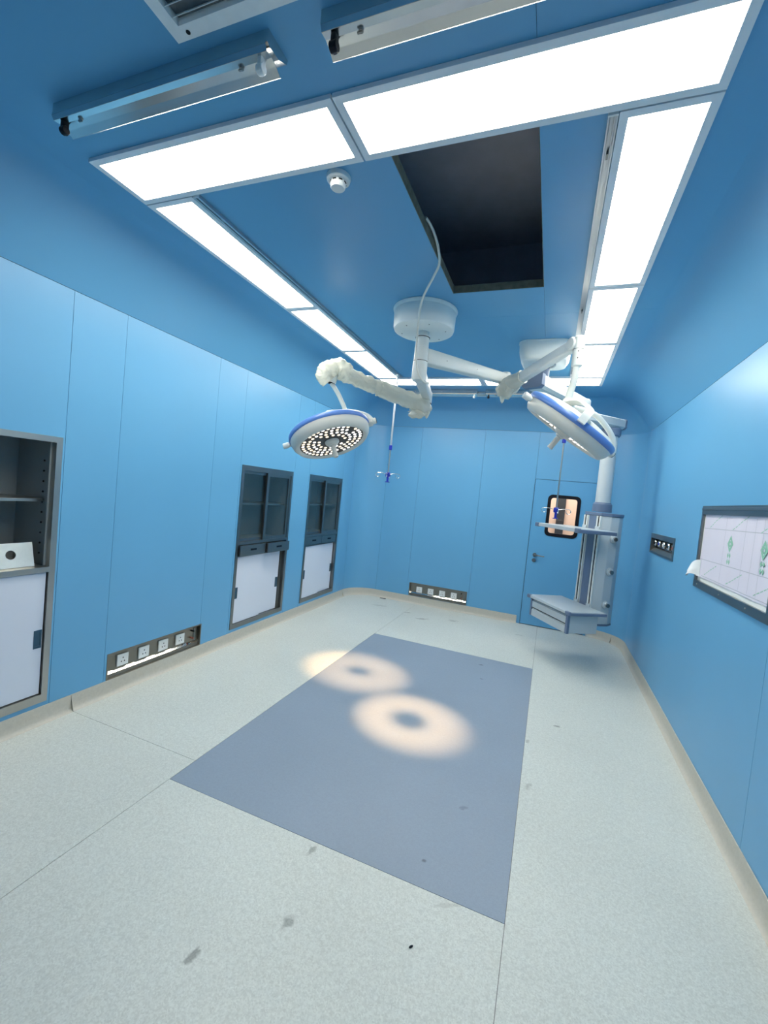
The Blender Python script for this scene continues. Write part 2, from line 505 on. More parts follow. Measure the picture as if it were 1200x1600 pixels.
corner('trim_5', cx0, cy1, PI/2, (ex0, ey1)); corner('trim_6', cx1, cy1, 0, (ex1, ey1))
corner('trim_7', cx1, cy0, -PI/2, (ex1, ey0)); corner('trim_8', cx0, cy0, PI, (ex0, ey0))

# ---- ceiling panels with the open hatch
HATCH = (1.976, 2.556, 1.324, 2.562)
ce = empty('ceiling', (W/2, D/2, H), kind='structure')
for x0, x1 in ((ex0, 2.556), (2.556, ex1)):
    for y0, y1 in ((ey0, 2.970), (2.970, ey1)):
        obj('ceiling_panel', slab(nb(), 'ceil', x0+(g/2 if x0 > 1 else -.004), x1-(g/2 if x1 < 3 else -.004), y0+(g/2 if y0 > 1 else -.004), y1-(g/2 if y1 < 4 else -.004), -T, 0.0, [HATCH]), M['ceil'], ce)
hx0, hx1, hy0, hy1 = HATCH
# raw cut edge of the sandwich panel round the hatch
bm = nb()
e = 0.003
for a, b_ in (((hx0, hy0), (hx0+e, hy1)), ((hx1-e, hy0), (hx1, hy1)), ((hx0, hy0), (hx1, hy0+e)), ((hx0, hy1-e), (hx1, hy1))):
    box(bm, (*a, H+0.002), (*b_, H+T))
obj('hatch_edge', bm, M['edge'], ce)
# plenum above
bm = nb()
px0, px1, py0, py1, pz = hx0-0.45, hx1+0.45, hy0-0.5, hy1+0.6, H+0.62
for lo, hi in (((px0, py0, pz), (px1, py1, pz+.03)), ((px0-.03, py0, H+T), (px0, py1, pz)), ((px1, py0, H+T), (px1+.03, py1, pz)),
               ((px0, py0-.03, H+T), (px1, py0, pz)), ((px0, py1, H+T), (px1, py1+.03, pz))):
    box(bm, lo, hi)
obj('plenum', bm, M['plenum'], ce)

# ---- baseboards: coved vinyl
PROF = [(0.001, HB), (0.007, HB), (0.009, 0.05), (0.012, 0.022), (0.020, 0.008), (0.032, 0.0012), (0.036, 0.0)]
def baseboard(name, path):
    """path: list of (point, inward normal)"""
    bm = nb(); rows = []
    for p, n in path:
        rows.append([bm.verts.new(V((p[0], p[1], 0))+V((n[0], n[1], 0))*d+V((0, 0, z))) for d, z in PROF])
    for a, b_ in zip(rows[:-1], rows[1:]):
        for i in range(len(PROF)-1): bm.faces.new((a[i], b_[i], b_[i+1], a[i+1]))
    bm.faces.new(rows[0]); bm.faces.new(rows[-1][::-1])
    return obj(name, bm, M['base'], smooth=True, kind='structure', loc=(path[0][0][0], path[0][0][1], 0), angle=50)
def arc(cx, cy, a0, a1, n=12):
    out = []
    for k in range(n+1):
        a = a0+(a1-a0)*k/n
        out.append(((cx+R*math.cos(a), cy+R*math.sin(a)), (-math.cos(a), -math.sin(a))))
    return out
baseboard('baseboard_left', [((0, cy0), (1, 0)), ((0, 1.520), (1, 0))])
baseboard('baseboard_left', [((0, 1.5208), (1, 0)), ((0, cy1-0.02), (1, 0))])
baseboard('baseboard_far', [((0, cy1-0.0192), (1, 0))]+arc(cx0, cy1, PI, PI/2)+[((2.470, D), (0, -1))])
baseboard('baseboard_far', [((3.335, D), (0, -1))]+arc(cx1, cy1, PI/2, 0)[:7])
baseboard('baseboard_right', arc(cx1, cy1, PI/4, 0, 6)+[((W, cy0), (-1, 0))])
baseboard('baseboard_near', arc(cx1, cy0, 0, -PI/2)+arc(cx0, cy0, -PI/2, -PI))

# ---- door in the far wall
dr = empty('door_1', (2.91, D, 0), kind='structure')
dg = 0.005
obj('door_leaf', slab(nb(), 'far', DOOR[0]+dg, DOOR[1]-dg, 0.008, DOOR[3]-dg, -0.045, 0.0, [(DWIN[0]+.03, DWIN[1]-.03, DWIN[2]+.03, DWIN[3]-.03)]), M['door'], dr)
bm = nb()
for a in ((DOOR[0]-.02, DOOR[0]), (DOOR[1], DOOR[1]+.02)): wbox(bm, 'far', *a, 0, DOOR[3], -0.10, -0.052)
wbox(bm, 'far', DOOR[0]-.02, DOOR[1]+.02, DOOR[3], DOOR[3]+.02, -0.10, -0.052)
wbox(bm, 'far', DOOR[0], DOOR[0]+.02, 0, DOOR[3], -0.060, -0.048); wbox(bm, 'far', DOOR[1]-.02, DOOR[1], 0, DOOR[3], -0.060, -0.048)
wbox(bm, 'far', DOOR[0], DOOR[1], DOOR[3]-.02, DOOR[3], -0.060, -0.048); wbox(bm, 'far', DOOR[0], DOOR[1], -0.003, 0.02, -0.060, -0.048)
obj('door_rebate', bm, M['dark'], dr)  # rebate coloured near-black to paint in the shade of the door gap
MF = Matrix(((1, 0, 0, 0), (0, 0, -1, D), (0, 1, 0, 0), (0, 0, 0, 1)))   # (x, z, depth) on the far wall
bm = nb()
ring_plate(bm, rrect(*DWIN, 0.062), rrect(DWIN[0]+.042, DWIN[1]-.042, DWIN[2]+.042, DWIN[3]-.042, 0.034), -0.05, 0.008, MF)
wf = obj('window_frame', bm, M['black'], dr, label='black rounded window gasket')
obj('pane', prism(nb(), rrect(DWIN[0]+.04, DWIN[1]-.04, DWIN[2]+.04, DWIN[3]-.04, 0.03), -0.024, -0.018, MF), M['pane'], wf)
hd = nb()
cyl(hd, (2.612, D, 0.957), (2.612, D-0.012, 0.957), 0.026, 24, .003); cyl(hd, (2.612, D-0.01, 0.957), (2.612, D-0.045, 0.957), 0.010)
tube(hd, [(2.612, D-.045, .957), (2.63, D-.047, .957), (2.68, D-.047, .955), (2.735, D-.045, .953)], [.010, .010, .008, .008], 10)
dh = obj('door_handle', hd, M['steeld'], dr, True, label='steel lever handle')
kc = nb(); cyl(kc, (2.608, D, 0.885), (2.608, D-0.012, 0.885), 0.026, 24, .003); cyl(kc, (2.608, D-.011, 0.885), (2.608, D-0.016, 0.885), 0.009)
obj('lock_plate', kc, M['steeld'], dr, True)

# ---- corridor beyond the door window
c0, c1, cyb = 1.6, 4.2, D+1.35
cw = obj('wall_beyond', box(nb(), (c0, cyb, 0), (c1, cyb+.03, 2.7)), M['peach'], kind='structure', loc=((c0+c1)/2, cyb, 0))
obj('floor_beyond', box(nb(), (c0, D+.06, -.03), (c1, cyb, 0)), M['vinyl'], kind='structure')
obj('ceiling_beyond', box(nb(), (c0, D+.06, 2.7), (c1, cyb, 2.73)), M['plastic'], kind='structure')
bm = nb(); box(bm, (c0-.03, D+.06, 0), (c0, cyb, 2.7)); box(bm, (c1, D+.06, 0), (c1+.03, cyb, 2.7))
obj('wall_beyond_sides', bm, M['peach'], kind='structure')
obj('trim_9', box(nb(), (2.845, cyb-.05, 0), (2.965, cyb-.001, 2.7), .004), mat('corridor_dark_post', (0.035, 0.035, 0.036), 0.5), kind='structure')
ld = bpy.data.lights.new('corridor_lamp_offscreen', 'AREA'); ld.energy = 54; ld.size = 1.2; ld.size_y = 0.3; ld.shape = 'RECTANGLE'; ld.color = (1.0, 0.9, 0.8)
lo = link(bpy.data.objects.new('corridor_lamp_offscreen', ld)); lo.location = (2.9, D+0.7, 2.68)

# ================================================================ CEILING LIGHTS
A1, A2, B1, B2 = 0.651, 0.893, 2.848, 3.086
C1, C2, D1, D2 = 1.048, 1.287, 4.565, 4.822
def panel_light(x0, x1, y0, y1, label):
    """x0..y1 is the luminous area; an aluminium frame runs round it"""
    fr = 0.030
    t = empty('ceiling_panel_light', ((x0+x1)/2, (y0+y1)/2, H), label, 'ceiling light', 'white panel lights ringed on the blue ceiling')
    bm = nb()
    slab(bm, 'ceil', x0-fr, x1+fr, y0-fr, y1+fr, 0.0005, 0.017, [(x0, x1, y0, y1)])
    obj('frame', bm, M['frame'], t)
    obj('diffuser', slab(nb(), 'ceil', x0, x1, y0, y1, 0.003, 0.008), M['diff'], t)
    return t
panel_light(A1, 1.835, C1, C2, 'lit white ceiling panel light above the smoke detector, beside a bare tube fitting')
panel_light(1.902, B2, C1, C2, 'lit white ceiling panel light bordering the open ceiling hatch')
panel_light(A1, A2, 1.354, 2.560, 'longer lit white panel light in the ceiling row over the left cabinets')
panel_light(A1, A2, 2.624, 3.537, 'middle lit white panel light in the ceiling row over the wall cabinets')
panel_light(A1, A2, 3.598, D1-.064, 'lit white panel light behind the sleeved lamp arm, over the wall cabinets')
panel_light(B1, B2, 1.354, 2.560, 'longer lit white panel light in the ceiling row on the film viewer side')
panel_light(B1, B2, 2.624, 3.537, 'middle lit white panel light in the ceiling row on the film viewer side')
panel_light(B1, B2, 3.598, D1-.064, 'lit white panel light beside the pendant ceiling mount, last in its row')
panel_light(A1, 1.835, D1, D2, 'lit white panel light before the far wall, above the infusion hanger on the cabinet side')
panel_light(1.902, B2, D1, D2, 'lit white panel light before the far wall, above the medical pendant arms')

# infusion tracks
def track(x0, x1, y0, y1, label):
    bm = nb()
    w = (x1-x0)
    box(bm, (x0, y0, H-.018), (x0+.008, y1, H-.0005)); box(bm, (x1-.008, y0, H-.018), (x1, y1, H-.0005))
    box(bm, (x0, y0, H-.004), (x1, y1, H-.0008))
    box(bm, (x0+.006, y0, H-.018), (x0+w*.36, y1, H-.015)); box(bm, (x1-w*.36, y0, H-.018), (x1-.006, y1, H-.015))
    r = empty('infusion_track', ((x0+x1)/2, (y0+y1)/2, H), label, 'track', 'infusion tracks along the panel lights')
    obj('rail', bm, M['rail'], r)
    for yy in (y0-.008, y1+.0005):
        obj('end_cap', box(nb(), (x0-.001, yy, H-.019), (x1+.001, yy+.0075, H-.0005), .001), M['plastic'], r)
    for yy in (y0+.17, (y0+y1)/2, y1-.2):
        obj('stop', box(nb(), (x0+w*.38, yy, H-.0175), (x1-w*.38, yy+.03, H-.0045)), M['steeld'], r)
track(0.927, 0.960, 1.335, 4.50, 'thin aluminium ceiling track holding the infusion hanger near the wall cabinets')
track(2.782, 2.815, 1.335, 4.50, 'thin aluminium ceiling track beside the open hatch and the pendant mount')

# ================================================================ TUBE FITTINGS (no tubes fitted)
def tube_fitting(x0, x1, yb, s, label):
    """s = +1: reflector opens towards +y"""
    t = empty('tube_light_fitting', ((x0+x1)/2, yb, H), label, 'light fitting', 'bare chrome tube fittings on the ceiling')
    yy = lambda d: yb+s*d
    bm = nb()
    prism(bm, [(yy(0), H-.0006), (yy(0.105), H-.0006), (yy(0.100), H-.018), (yy(0.060), H-.040), (yy(0.012), H-.046), (yy(0), H-.04)], x0, x1,
          Matrix(((0, 0, 1, 0), (1, 0, 0, 0), (0, 1, 0, 0), (0, 0, 0, 1))))
    obj('body', bm, M['chrome'], t)
    bm = nb()
    def strip(pts, x0, x1, th=0.0012):
        a = [V((0, yy(p[0]), H-p[1])) for p in pts]
        for p, q in zip(a[:-1], a[1:]):
            n = (q-p).cross(V((1, 0, 0))).normalized()*th
            vs = [bm.verts.new(v+V((x, 0, 0))) for x in (x0, x1) for v in (p, q, q+n, p+n)]
            for f in ((0, 1, 5, 4), (1, 2, 6, 5), (2, 3, 7, 6), (3, 0, 4, 7), (0, 3, 2, 1), (4, 5, 6, 7)): bm.faces.new([vs[i] for i in f])
    strip([(-.002, .036), (-.004, .048), (.004, .062), (.030, .058), (.055, .064), (.078, .076), (.082, .074)], x0+.004, x1-.004)
    obj('reflector', bm, M['chrome'], t, label='polished steel reflector')
    for xx in (x0+.030, x1-.045):
        h = nb(); box(h, (xx, yy(.024)-.013, H-.105), (xx+.016, yy(.024)+.013, H-.055), .004)
        cyl(h, (xx-.004, yy(.024), H-.092), (xx+.020, yy(.024), H-.092), .015, 18, .002)
        obj('lamp_holder', h, M['plastic'] if xx > x0+.1 else M['black'], t, True)
    for xx in (x0+.12, x1-.12):
        cl = nb(); cyl(cl, (xx, yy(.03), H-.066), (xx, yy(.03), H-.052), .007, 12); box(cl, (xx-.012, yy(.028), H-.068), (xx+.003, yy(.034), H-.064))
        obj('screw', cl, M['steeld'], t)
    return t
u1 = tube_fitting(0.775, 1.782, 0.772, 1, 'chrome tube fitting without tube beside the louvred vent, over the cabinet side')
u2 = dup(u1, (1.192, 0, 0)); u2['label'] = 'chrome tube fitting without tube alongside the panel light that borders the hatch'
u3 = dup(u1, (-.035, 4.30, 0)); u3['label'] = 'chrome tube fitting before the far wall behind the sleeved lamp arm'
u4 = dup(u1, (1.075, 4.30, 0)); u4['label'] = 'chrome tube fitting before the far wall behind the pendant arm'

# ================================================================ VENTS
def vent(x0, x1, y0, y1, label):
    t = empty('air_vent', ((x0+x1)/2, (y0+y1)/2, H), label, 'vent', 'louvred ceiling vents')
    fr = 0.042
    obj('frame', slab(nb(), 'ceil', x0, x1, y0, y1, 0.0005, 0.026, [(x0+fr, x1-fr, y0+fr, y1-fr)]), M['vent'], t)
    obj('backing', slab(nb(), 'ceil', x0+fr-.004, x1-fr+.004, y0+fr-.004, y1-fr+.004, 0.0008, 0.002), M['ventback'], t)
    n = max(3, int((y1-y0-2*fr)/0.030)); p = (y1-y0-2*fr)/n
    me = None
    for i in range(n):
        yc = y0+fr+p*(i+.5)
        b = nb(); box(b, (x0+fr, -.0008, -.011), (x1-fr, .0008, .009), 0, Matrix.Translation((0, yc, H-.012)) @ Matrix.Rotation(math.radians(-28), 4, 'X'))
        obj('slat', b, M['vent'], t)
    for xx in (x0+.06, x1-.06):
        for ys in (y0+.020, y1-.020):
            s = nb(); cyl(s, (xx, ys, H-.0265), (xx, ys, H-.028), .007, 12)
            obj('screw', s, M['dark'], t)
    return t
vent(1.485, 2.30, 0.14, 0.712, 'square louvred ceiling vent with pale frame beside the tube fittings')
vent(1.410, 2.415, 5.190, 5.352, 'slim louvred ceiling vent before the far wall')

# ================================================================ SMOKE DETECTOR
sx, sy = 1.706, 1.392
sd = empty('smoke_detector', (sx, sy, H), 'round white smoke detector on the blue ceiling', 'smoke detector')
MD = frame((sx, sy, H-.0005), (0, 0, -1))
obj('base', lathe(nb(), [(0, 0), (.054, 0), (.055, .006), (.052, .018), (.044, .024), (0, .024)], MD, 36), M['plastic'], sd, True)
bd = obj('sensor_head', lathe(nb(), [(0, .022), (.033, .022), (.036, .034), (.034, .046), (.029, .052), (.0, .053)], MD, 36), M['plastic'], sd, True)
for k in range(8):
    a = 2*PI*k/8
    s = nb(); box(s, (.0345, -.008, .027), (.0368, .008, .032), 0, MD @ Matrix.Rotation(a, 4, 'Z'))
    obj('vent_slot', s, M['dark'], bd)

# ================================================================ WALL CABINETS (recessed into the left wall)
DEP = 0.36
def shell(bm, c, fr, z0, z1):
    """open box recessed into the left wall between z0 and z1"""
    y0, y1 = c[0]+fr*.6, c[1]-fr*.6
    th = .004
    box(bm, (-DEP, y0, z0), (-DEP+th, y1, z1)); box(bm, (-DEP, y0-th, z0), (-.002, y0, z1)); box(bm, (-DEP, y1, z0), (-.002, y1+th, z1))
    box(bm, (-DEP, y0, z1-th), (-.002, y1, z1)); box(bm, (-DEP, y0, z0), (-.002, y1, z0+th))
    return bm

def face_frame(c, fr, holes, d1=0.006):
    return slab(nb(), 'left', c[0], c[1], c[2], c[3], -0.03, d1, holes)

def slide_door(t, name, y0, y1, z0, z1, x, fr, label=None):
    """framed glass sliding door"""
    bm = nb(); slab(bm, 'left', y0, y1, z0, z1, x-.018, x, [(y0+fr, y1-fr, z0+fr, z1-fr)])
    d = obj(name, bm, M['steeld'], t, label=label)
    obj('pane', wbox(nb(), 'left', y0+fr-.004, y1-fr+.004, z0+fr-.004, z1-fr+.004, x-.012, x-.008), M['glass'], d)
    return d

def panel_door(t, y0, y1, z0, z1, x, hy, hcol):
    d = obj('door', wbox(nb(), 'left', y0, y1, z0, z1, x-.018, x, .0015), M['white'], t)
    hz = z0+(z1-z0)*.46
    h = nb(); slab(h, 'left', hy-.021, hy+.021, hz-.055, hz+.055, x+.0002, x+.003, [(hy-.012, hy+.012, hz-.04, hz+.04)])
    wbox(h, 'left', hy-.013, hy+.013, hz-.041, hz+.041, x+.0003, x+.0009)
    obj('handle', h, hcol, d, label='recessed finger pull')
    return d

M['pull'] = mat('blue_grey_pull', (0.030, 0.085, 0.14), 0.35, 0.3)
def glass_cabinet(c, label, pulled, gap):
    t = empty('wall_cabinet', (0, (c[0]+c[1])/2, c[2]), label, 'cabinet', 'stainless cabinets built into the blue wall')
    y0, y1, z0, z1 = c; fr = 0.036
    iy0, iy1 = y0+fr, y1-fr
    up0, up1, dz0, dz1, lo0, lo1 = 0.985, z1-.05, 0.845, 0.955, z0+.045, 0.838
    obj('frame', face_frame(c, fr, [(iy0, iy1, up0, up1), (iy0, iy1, dz0, dz1), (iy0, iy1, lo0, lo1)]), M['steeld'], t)
    obj('carcass', shell(nb(), c, fr, z0+.02, z1-.02), M['cabin'], t)
    obj('divider', box(nb(), (-DEP+.005, iy0, dz1), (-.031, iy1, up0), .002), M['cabin'], t)
    s1 = (up0+up1)/2+.02
    obj('shelf', box(nb(), (-DEP+.005, iy0-.01, s1-.010), (-.06, iy1+.01, s1+.006), .002), M['steel'], t, label='pale steel shelf behind the glass')
    mid = (iy0+iy1)/2
    slide_door(t, 'glass_door', iy0-.004, mid+.03, up0-.004, up1+.004, -.022, .032)
    slide_door(t, 'glass_door', mid-.025, iy1+.004, up0-.004, up1+.004, -.001, .036)
    for k, (a, b) in enumerate(((iy0+.002, mid-.004), (mid+.004, iy1-.002))):
        out = pulled[k]
        dw = nb(); wbox(dw, 'left', a, b, dz0+.004, dz1-.004, out-.018, out, .0015)
        wbox(dw, 'left', a+.012, b-.012, dz0+.010, dz1-.012, out-.30, out-.018)
        d = obj('drawer', dw, M['steeld'], t)
        cy = (a+b)/2; hb = nb(); wbox(hb, 'left', cy-.045, cy+.045, (dz0+dz1)/2-.004, (dz0+dz1)/2+.014, out+.0002, out+.004, .001)
        obj('label_holder', hb, M['black'], d)
    obj('lower_back', wbox(nb(), 'left', iy0, iy1, lo0-.01, lo1+.01, -.07, -.066), M['cabin'], t)
    panel_door(t, iy0+.004, mid+.02, lo0+.002, lo1-.002, -.006, iy0+.026, M['pull'])
    panel_door(t, mid-.06, iy1-gap, lo0+.002, lo1-.002, -.027, iy1-gap-.026, M['pull'])
    return t
glass_cabinet(CAB2, 'steel wall cabinet with glass doors and two pulled drawers over white sliding doors', (0.030, 0.055), 0.055)
glass_cabinet(CAB3, 'steel wall cabinet with glass doors and flush drawers, next to the room corner', (0.002, 0.001), 0.012)

# open cabinet near the photographer
c = CAB1; fr = 0.034
t = empty('wall_cabinet', (0, (c[0]+c[1])/2, c[2]), 'open steel wall cabinet with empty shelf over white sliding doors, no glass', 'cabinet', 'stainless cabinets built into the blue wall')
y0, y1, z0, z1 = c; iy0, iy1 = y0+fr, y1-fr
mid = (iy0+iy1)/2
obj('frame', face_frame(c, fr, [(iy0, iy1, .962, z1-fr), (iy0, iy1, z0+.05, .93)], .008), M['steel'], t)
obj('carcass', shell(nb(), c, .045, z0+.02, z1-.015), M['cabin'], t)
obj('worktop', box(nb(), (-DEP+.005, iy0, .93), (-.031, iy1, .962), .002), M['steel'], t)
obj('shelf', box(nb(), (-DEP+.005, iy0-.003, 1.342), (-.09, iy1+.003, 1.360), .002), M['steel'], t)
for s, yy in ((1, iy0-.013), (-1, iy1+.006)):
    for k in range(10):
        h = nb(); cyl(h, (-.10, yy, 1.03+k*.062), (-.10, yy+s*.004, 1.03+k*.062), .006, 10)
        obj('shelf_pin_hole_shade', h, M['dark'], t)  # solid dark disc, a hole's shade put into its colour
    p = nb(); box(p, (-.040, yy-.002, .965), (-.031, yy+.004+.02*s, z1-fr), .0005); obj('door_track', p, M['cabin'], t)
obj('lower_back', wbox(nb(), 'left', iy0, iy1, z0+.04, .93, -.08, -.076), M['cabin'], t)
panel_door(t, iy0+.004, mid+.03, z0+.055, .926, -.028, iy0+.03, M['pull'])
panel_door(t, mid-.02, iy1-.006, z0+.055, .926, -.006, iy1-.032, M['pull'])
# steel plate with a hole leaning inside
bm = nb()
py0, py1, pz0, pz1 = .62, 1.292, .0, .142
cyh, czh, rh = 1.178, .075, .026
n = 24; outer = []; inner = []
for k in range(n):
    a = 2*PI*k/n+PI/n
    inner.append((cyh+rh*math.cos(a), czh+rh*math.sin(a)))
x0, x1 = cyh-.10, py1
for k in range(n):
    a = 2*PI*k/n+PI/n; ca, sa = math.cos(a), math.sin(a)
    tt = min([q for q in ((x1-cyh)/ca if ca > 1e-6 else 9, (x0-cyh)/ca if ca < -1e-6 else 9, (pz1-czh)/sa if sa > 1e-6 else 9, (pz0-czh)/sa if sa < -1e-6 else 9)])
    outer.append((cyh+tt*ca, czh+tt*sa))
for qx, qz in ((x0, pz0), (x1, pz0), (x1, pz1), (x0, pz1)):
    i = min(range(n), key=lambda k: (outer[k][0]-qx)**2+(outer[k][1]-qz)**2); outer[i] = (qx, qz)
MP = Matrix.Translation((-.050, 0, .9635)) @ Matrix.Rotation(math.radians(-14), 4, 'Y') @ Matrix(((0, 0, 1, 0), (1, 0, 0, 0), (0, 1, 0, 0), (0, 0, 0, 1)))
ring_plate(bm, outer, inner, -.003, 0, MP)
box(bm, (py0, pz0, -.003), (x0, pz1, 0), 0, MP)
box(bm, (py0, pz1-.002, -.05), (py1, pz1, -.003), 0, MP)
pl = empty('steel_cover_plate', (-.05, .95, .9635), 'bright steel cover plate with round hole leaning inside the open cabinet', 'cover plate')
obj('plate', bm, M['steelw'], pl)
for yy in (.75, 1.08):
    for zz in (.012, .13):
        s = nb(); cyl(s, MP @ V((yy, zz, 0)), MP @ V((yy, zz, .002)), .004, 10); obj('screw', s, M['steeld'], pl)

# ================================================================ SOCKET PANELS
def socket_panel(side, c, plates, label, lip_h=.014, lip_o=.0177, flip=False):
    a0, a1, b0, b1 = c; f = MAPS[side]
    t = empty('socket_panel', f((a0+a1)/2, b0, 0), label, 'socket panel', 'steel socket panels low on the walls')
    rim = .010
    obj('rim', slab(nb(), side, a0, a1, b0, b1, -.045, .003, [(a0+rim, a1-rim, b0+rim, b1-rim)]), M['steelp'], t)
    # tilted back plate: lower part folds forward
    bm = nb()
    q = [(b1-rim, -.034), (b0+.036+lip_h, -.0325), (b0+.036, -.0325+lip_o), (b0+rim, -.0295+lip_o)]
    lip = nb()
    for k, ((z1, d1), (z2, d2)) in enumerate(zip(q[:-1], q[1:])):
        bm_ = lip if k == 1 else bm
        vs = [bm_.verts.new(f(a, z, d)) for a, z, d in ((a0+rim, z1, d1), (a1-rim, z1, d1), (a1-rim, z2, d2), (a0+rim, z2, d2))]
        bm_.faces.new(vs)
    obj('folded_lip', lip, M['lip'], t, label='polished folded lip')
    obj('back_plate', bm, M['steelp'], t)
    for k, (p0, p1) in enumerate(plates):
        zc = .208; h = .043
        pb = nb(); wbox(pb, side, p0, p1, zc-h, zc+h, -.033, -.020, .003)
        p = obj('socket', pb, M['plastic'], t)
        pc = (p0+p1)/2
        for da, dz in ((0, .014), (-.012, -.012), (.012, -.012)):
            hb = nb(); wbox(hb, side, pc+da-.004, pc+da+.004, zc+dz-.0045, zc+dz+.0045, -.0202, -.0196)
            obj('socket_hole_shade', hb, M['dark'], p)  # flat dark tab painting the shade inside a pin opening
    s = -1 if flip else 1
    e = a0 if flip else a1
    for zz, mt in ((b1-.045, M['black']), (b0+.085, M['copper'])):
        b = nb(); p, q_ = f(e-.083*1, zz, -.033), f(e-.083*1, zz, .004); cyl(b, p, q_, .007, 12, .001)
        obj('terminal_post', b, mt, t, True)
    b = nb(); wbox(b, side, e-.052, e-.028, b0+.05, b1-.028, -.033, -.026, .001); obj('earth_bar', b, M['steeld'], t)
    return t
socket_panel('left', SOCL, [(1.850, 1.938), (2.026, 2.114), (2.203, 2.291), (2.372, 2.460)], 'steel panel of four white sockets between the wall cabinets')
socket_panel('far', SOCF, [(1.017, 1.103), (1.192, 1.278), (1.365, 1.451), (1.538, 1.624)], 'steel panel of four white sockets low on the far wall beside the door', .0165, .0142)

# ================================================================ GAS OUTLET PANEL (right wall)
a0, a1, b0, b1 = GASP
t = empty('gas_outlet_panel', (W, (a0+a1)/2, b0), 'dark recessed gas outlet panel with five round ports on the wall', 'outlet panel')
obj('rim', slab(nb(), 'right', a0, a1, b0, b1, -.03, .008, [(a0+.022, a1-.022, b0+.018, b1-.045)]), M['steeld'], t)
bm = nb(); slab(bm, 'right', a0, a1, b0, b1, -.060, -.055)
wbox(bm, 'right', a0, a0+.004, b0, b1, -.055, -.03); wbox(bm, 'right', a1-.004, a1, b0, b1, -.055, -.03); wbox(bm, 'right', a0, a1, b1-.004, b1, -.055, -.03)
obj('recess', bm, M['steeld'], t)
bm = nb()
prism(bm, [(W-.003, b0+.012), (W-.003, b0+.019), (W+.030, b0+.052), (W+.054, b0+.052), (W+.054, b0+.012)], a0+.0225, a1-.0225, Matrix(((1, 0, 0, 0), (0, 0, 1, 0), (0, 1, 0, 0), (0, 0, 0, 1))))
obj('ledge', bm, M['steelp'], t)
for k in range(5):
    yc = a0+.10+k*(a1-a0-.20)/4; zc = b0+.104
    o_ = nb(); fM = frame((W+.055, yc, zc), (-1, 0, 0))
    lathe(o_, [(0, 0), (.040, 0), (.040, .012), (.034, .020), (.034, .038), (.027, .046), (.022, .046), (.020, .036), (0, .036)], fM, 24)
    p = obj('gas_outlet', o_, M['chrome'], t, True)
    q = nb(); lathe(q, [(0, .037), (.013, .037), (.012, .05), (0, .05)], fM, 16)
    obj('valve_core', q, [M['copper'], M['black'], M['plastic'], M['cobalt'], M['black']][k], p, True)

# ================================================================ FILM VIEWER (right wall)
a0, a1, b0, b1 = VIEW
t = empty('film_viewer', (W, (a0+a1)/2, b0), 'white film viewer with dark steel frame on the wall, protective film peeling', 'film viewer')
fb = 0.048
obj('frame', slab(nb(), 'right', a0, a1, b0, b1, -.04, .012, [(a0+.03, a1-.03, b0+fb, b1-.058)]), M['steeld'], t)
bm = nb(); wbox(bm, 'right', a0+.012, a1-.012, b1-.030, b1-.014, .012, .019, .002)
obj('film_clip_rail', bm, M['steeld'], t)
vy0, vy1, vz0, vz1 = a0+.03, a1-.03, b0+fb, b1-.058
obj('acrylic_panel', wbox(nb(), 'right', vy0, vy1, vz0, vz1, -.03, -.002), M['acrylic'], t, label='white acrylic sheet')
fy1 = vy1-.022; fz0 = vz0+.028
film = nb()
NY, NZ = 40, 10
def film_pt(y, z):
    d = .0015+.0012*(math.sin(y*47)+math.sin(y*19+z*5))
    cx = max(0, (y-(fy1-.055)))*max(0, (vz0+.17-z))/.17
    return V((W-max(.0004, d)-cx*.35, y, z))
gv = [[film.verts.new(film_pt(vy0+(fy1-vy0)*i/NY, fz0+(vz1-fz0)*j/NZ)) for j in range(NZ+1)] for i in range(NY+1)]
for i in range(NY):
    for j in range(NZ): film.faces.new((gv[i][j], gv[i+1][j], gv[i+1][j+1], gv[i][j+1]))
fo = obj('protective_film', film, M['film'], t, True, label='lavender printed protective film')
# printed grid, dashes and diamond marks
def ribbon(pts, w, mt, name='print_line'):
    bm = nb()
    for (p0, p1) in pts:
        d = V((0, p1[0]-p0[0], p1[1]-p0[1])).normalized(); nn = V((0, -d.z, d.y))*w/2
        n = max(1, int(math.hypot(p1[0]-p0[0], p1[1]-p0[1])/.03)); pr_ = None
        for k in range(n+1):
            y = p0[0]+(p1[0]-p0[0])*k/n; z = p0[1]+(p1[1]-p0[1])*k/n
            b = film_pt(y, z)-V((.0006, 0, 0)); a_, c_ = bm.verts.new(b+nn), bm.verts.new(b-nn)
            if pr_: bm.faces.new((pr_[0], a_, c_, pr_[1]))
            pr_ = (a_, c_)
    return obj(name, bm, mt, fo)
for z in (1.565, 1.355): ribbon([((vy0, z+.012), (fy1, z))], .004, M['greyline'])
ribbon([((vy0, fz0+.012), (fy1-.06, fz0+.012))], .004, M['greyline'])
for y in (2.80, 2.52, 2.40, 2.30): ribbon([((y+.006, fz0+.02), (y, vz1-.01))], .003, M['greyline'])
for yc in (2.98, 2.60, 2.24):
    for z0_ in (1.575, 1.26):
        for k in range(6):
            f0, f1 = k/6, (k+.72)/6
            P = lambda f: (yc+.09-.20*f, z0_-.0+.085*f)
            ribbon([(P(f0), P(f1))], .005, M['green'], 'print_dash')
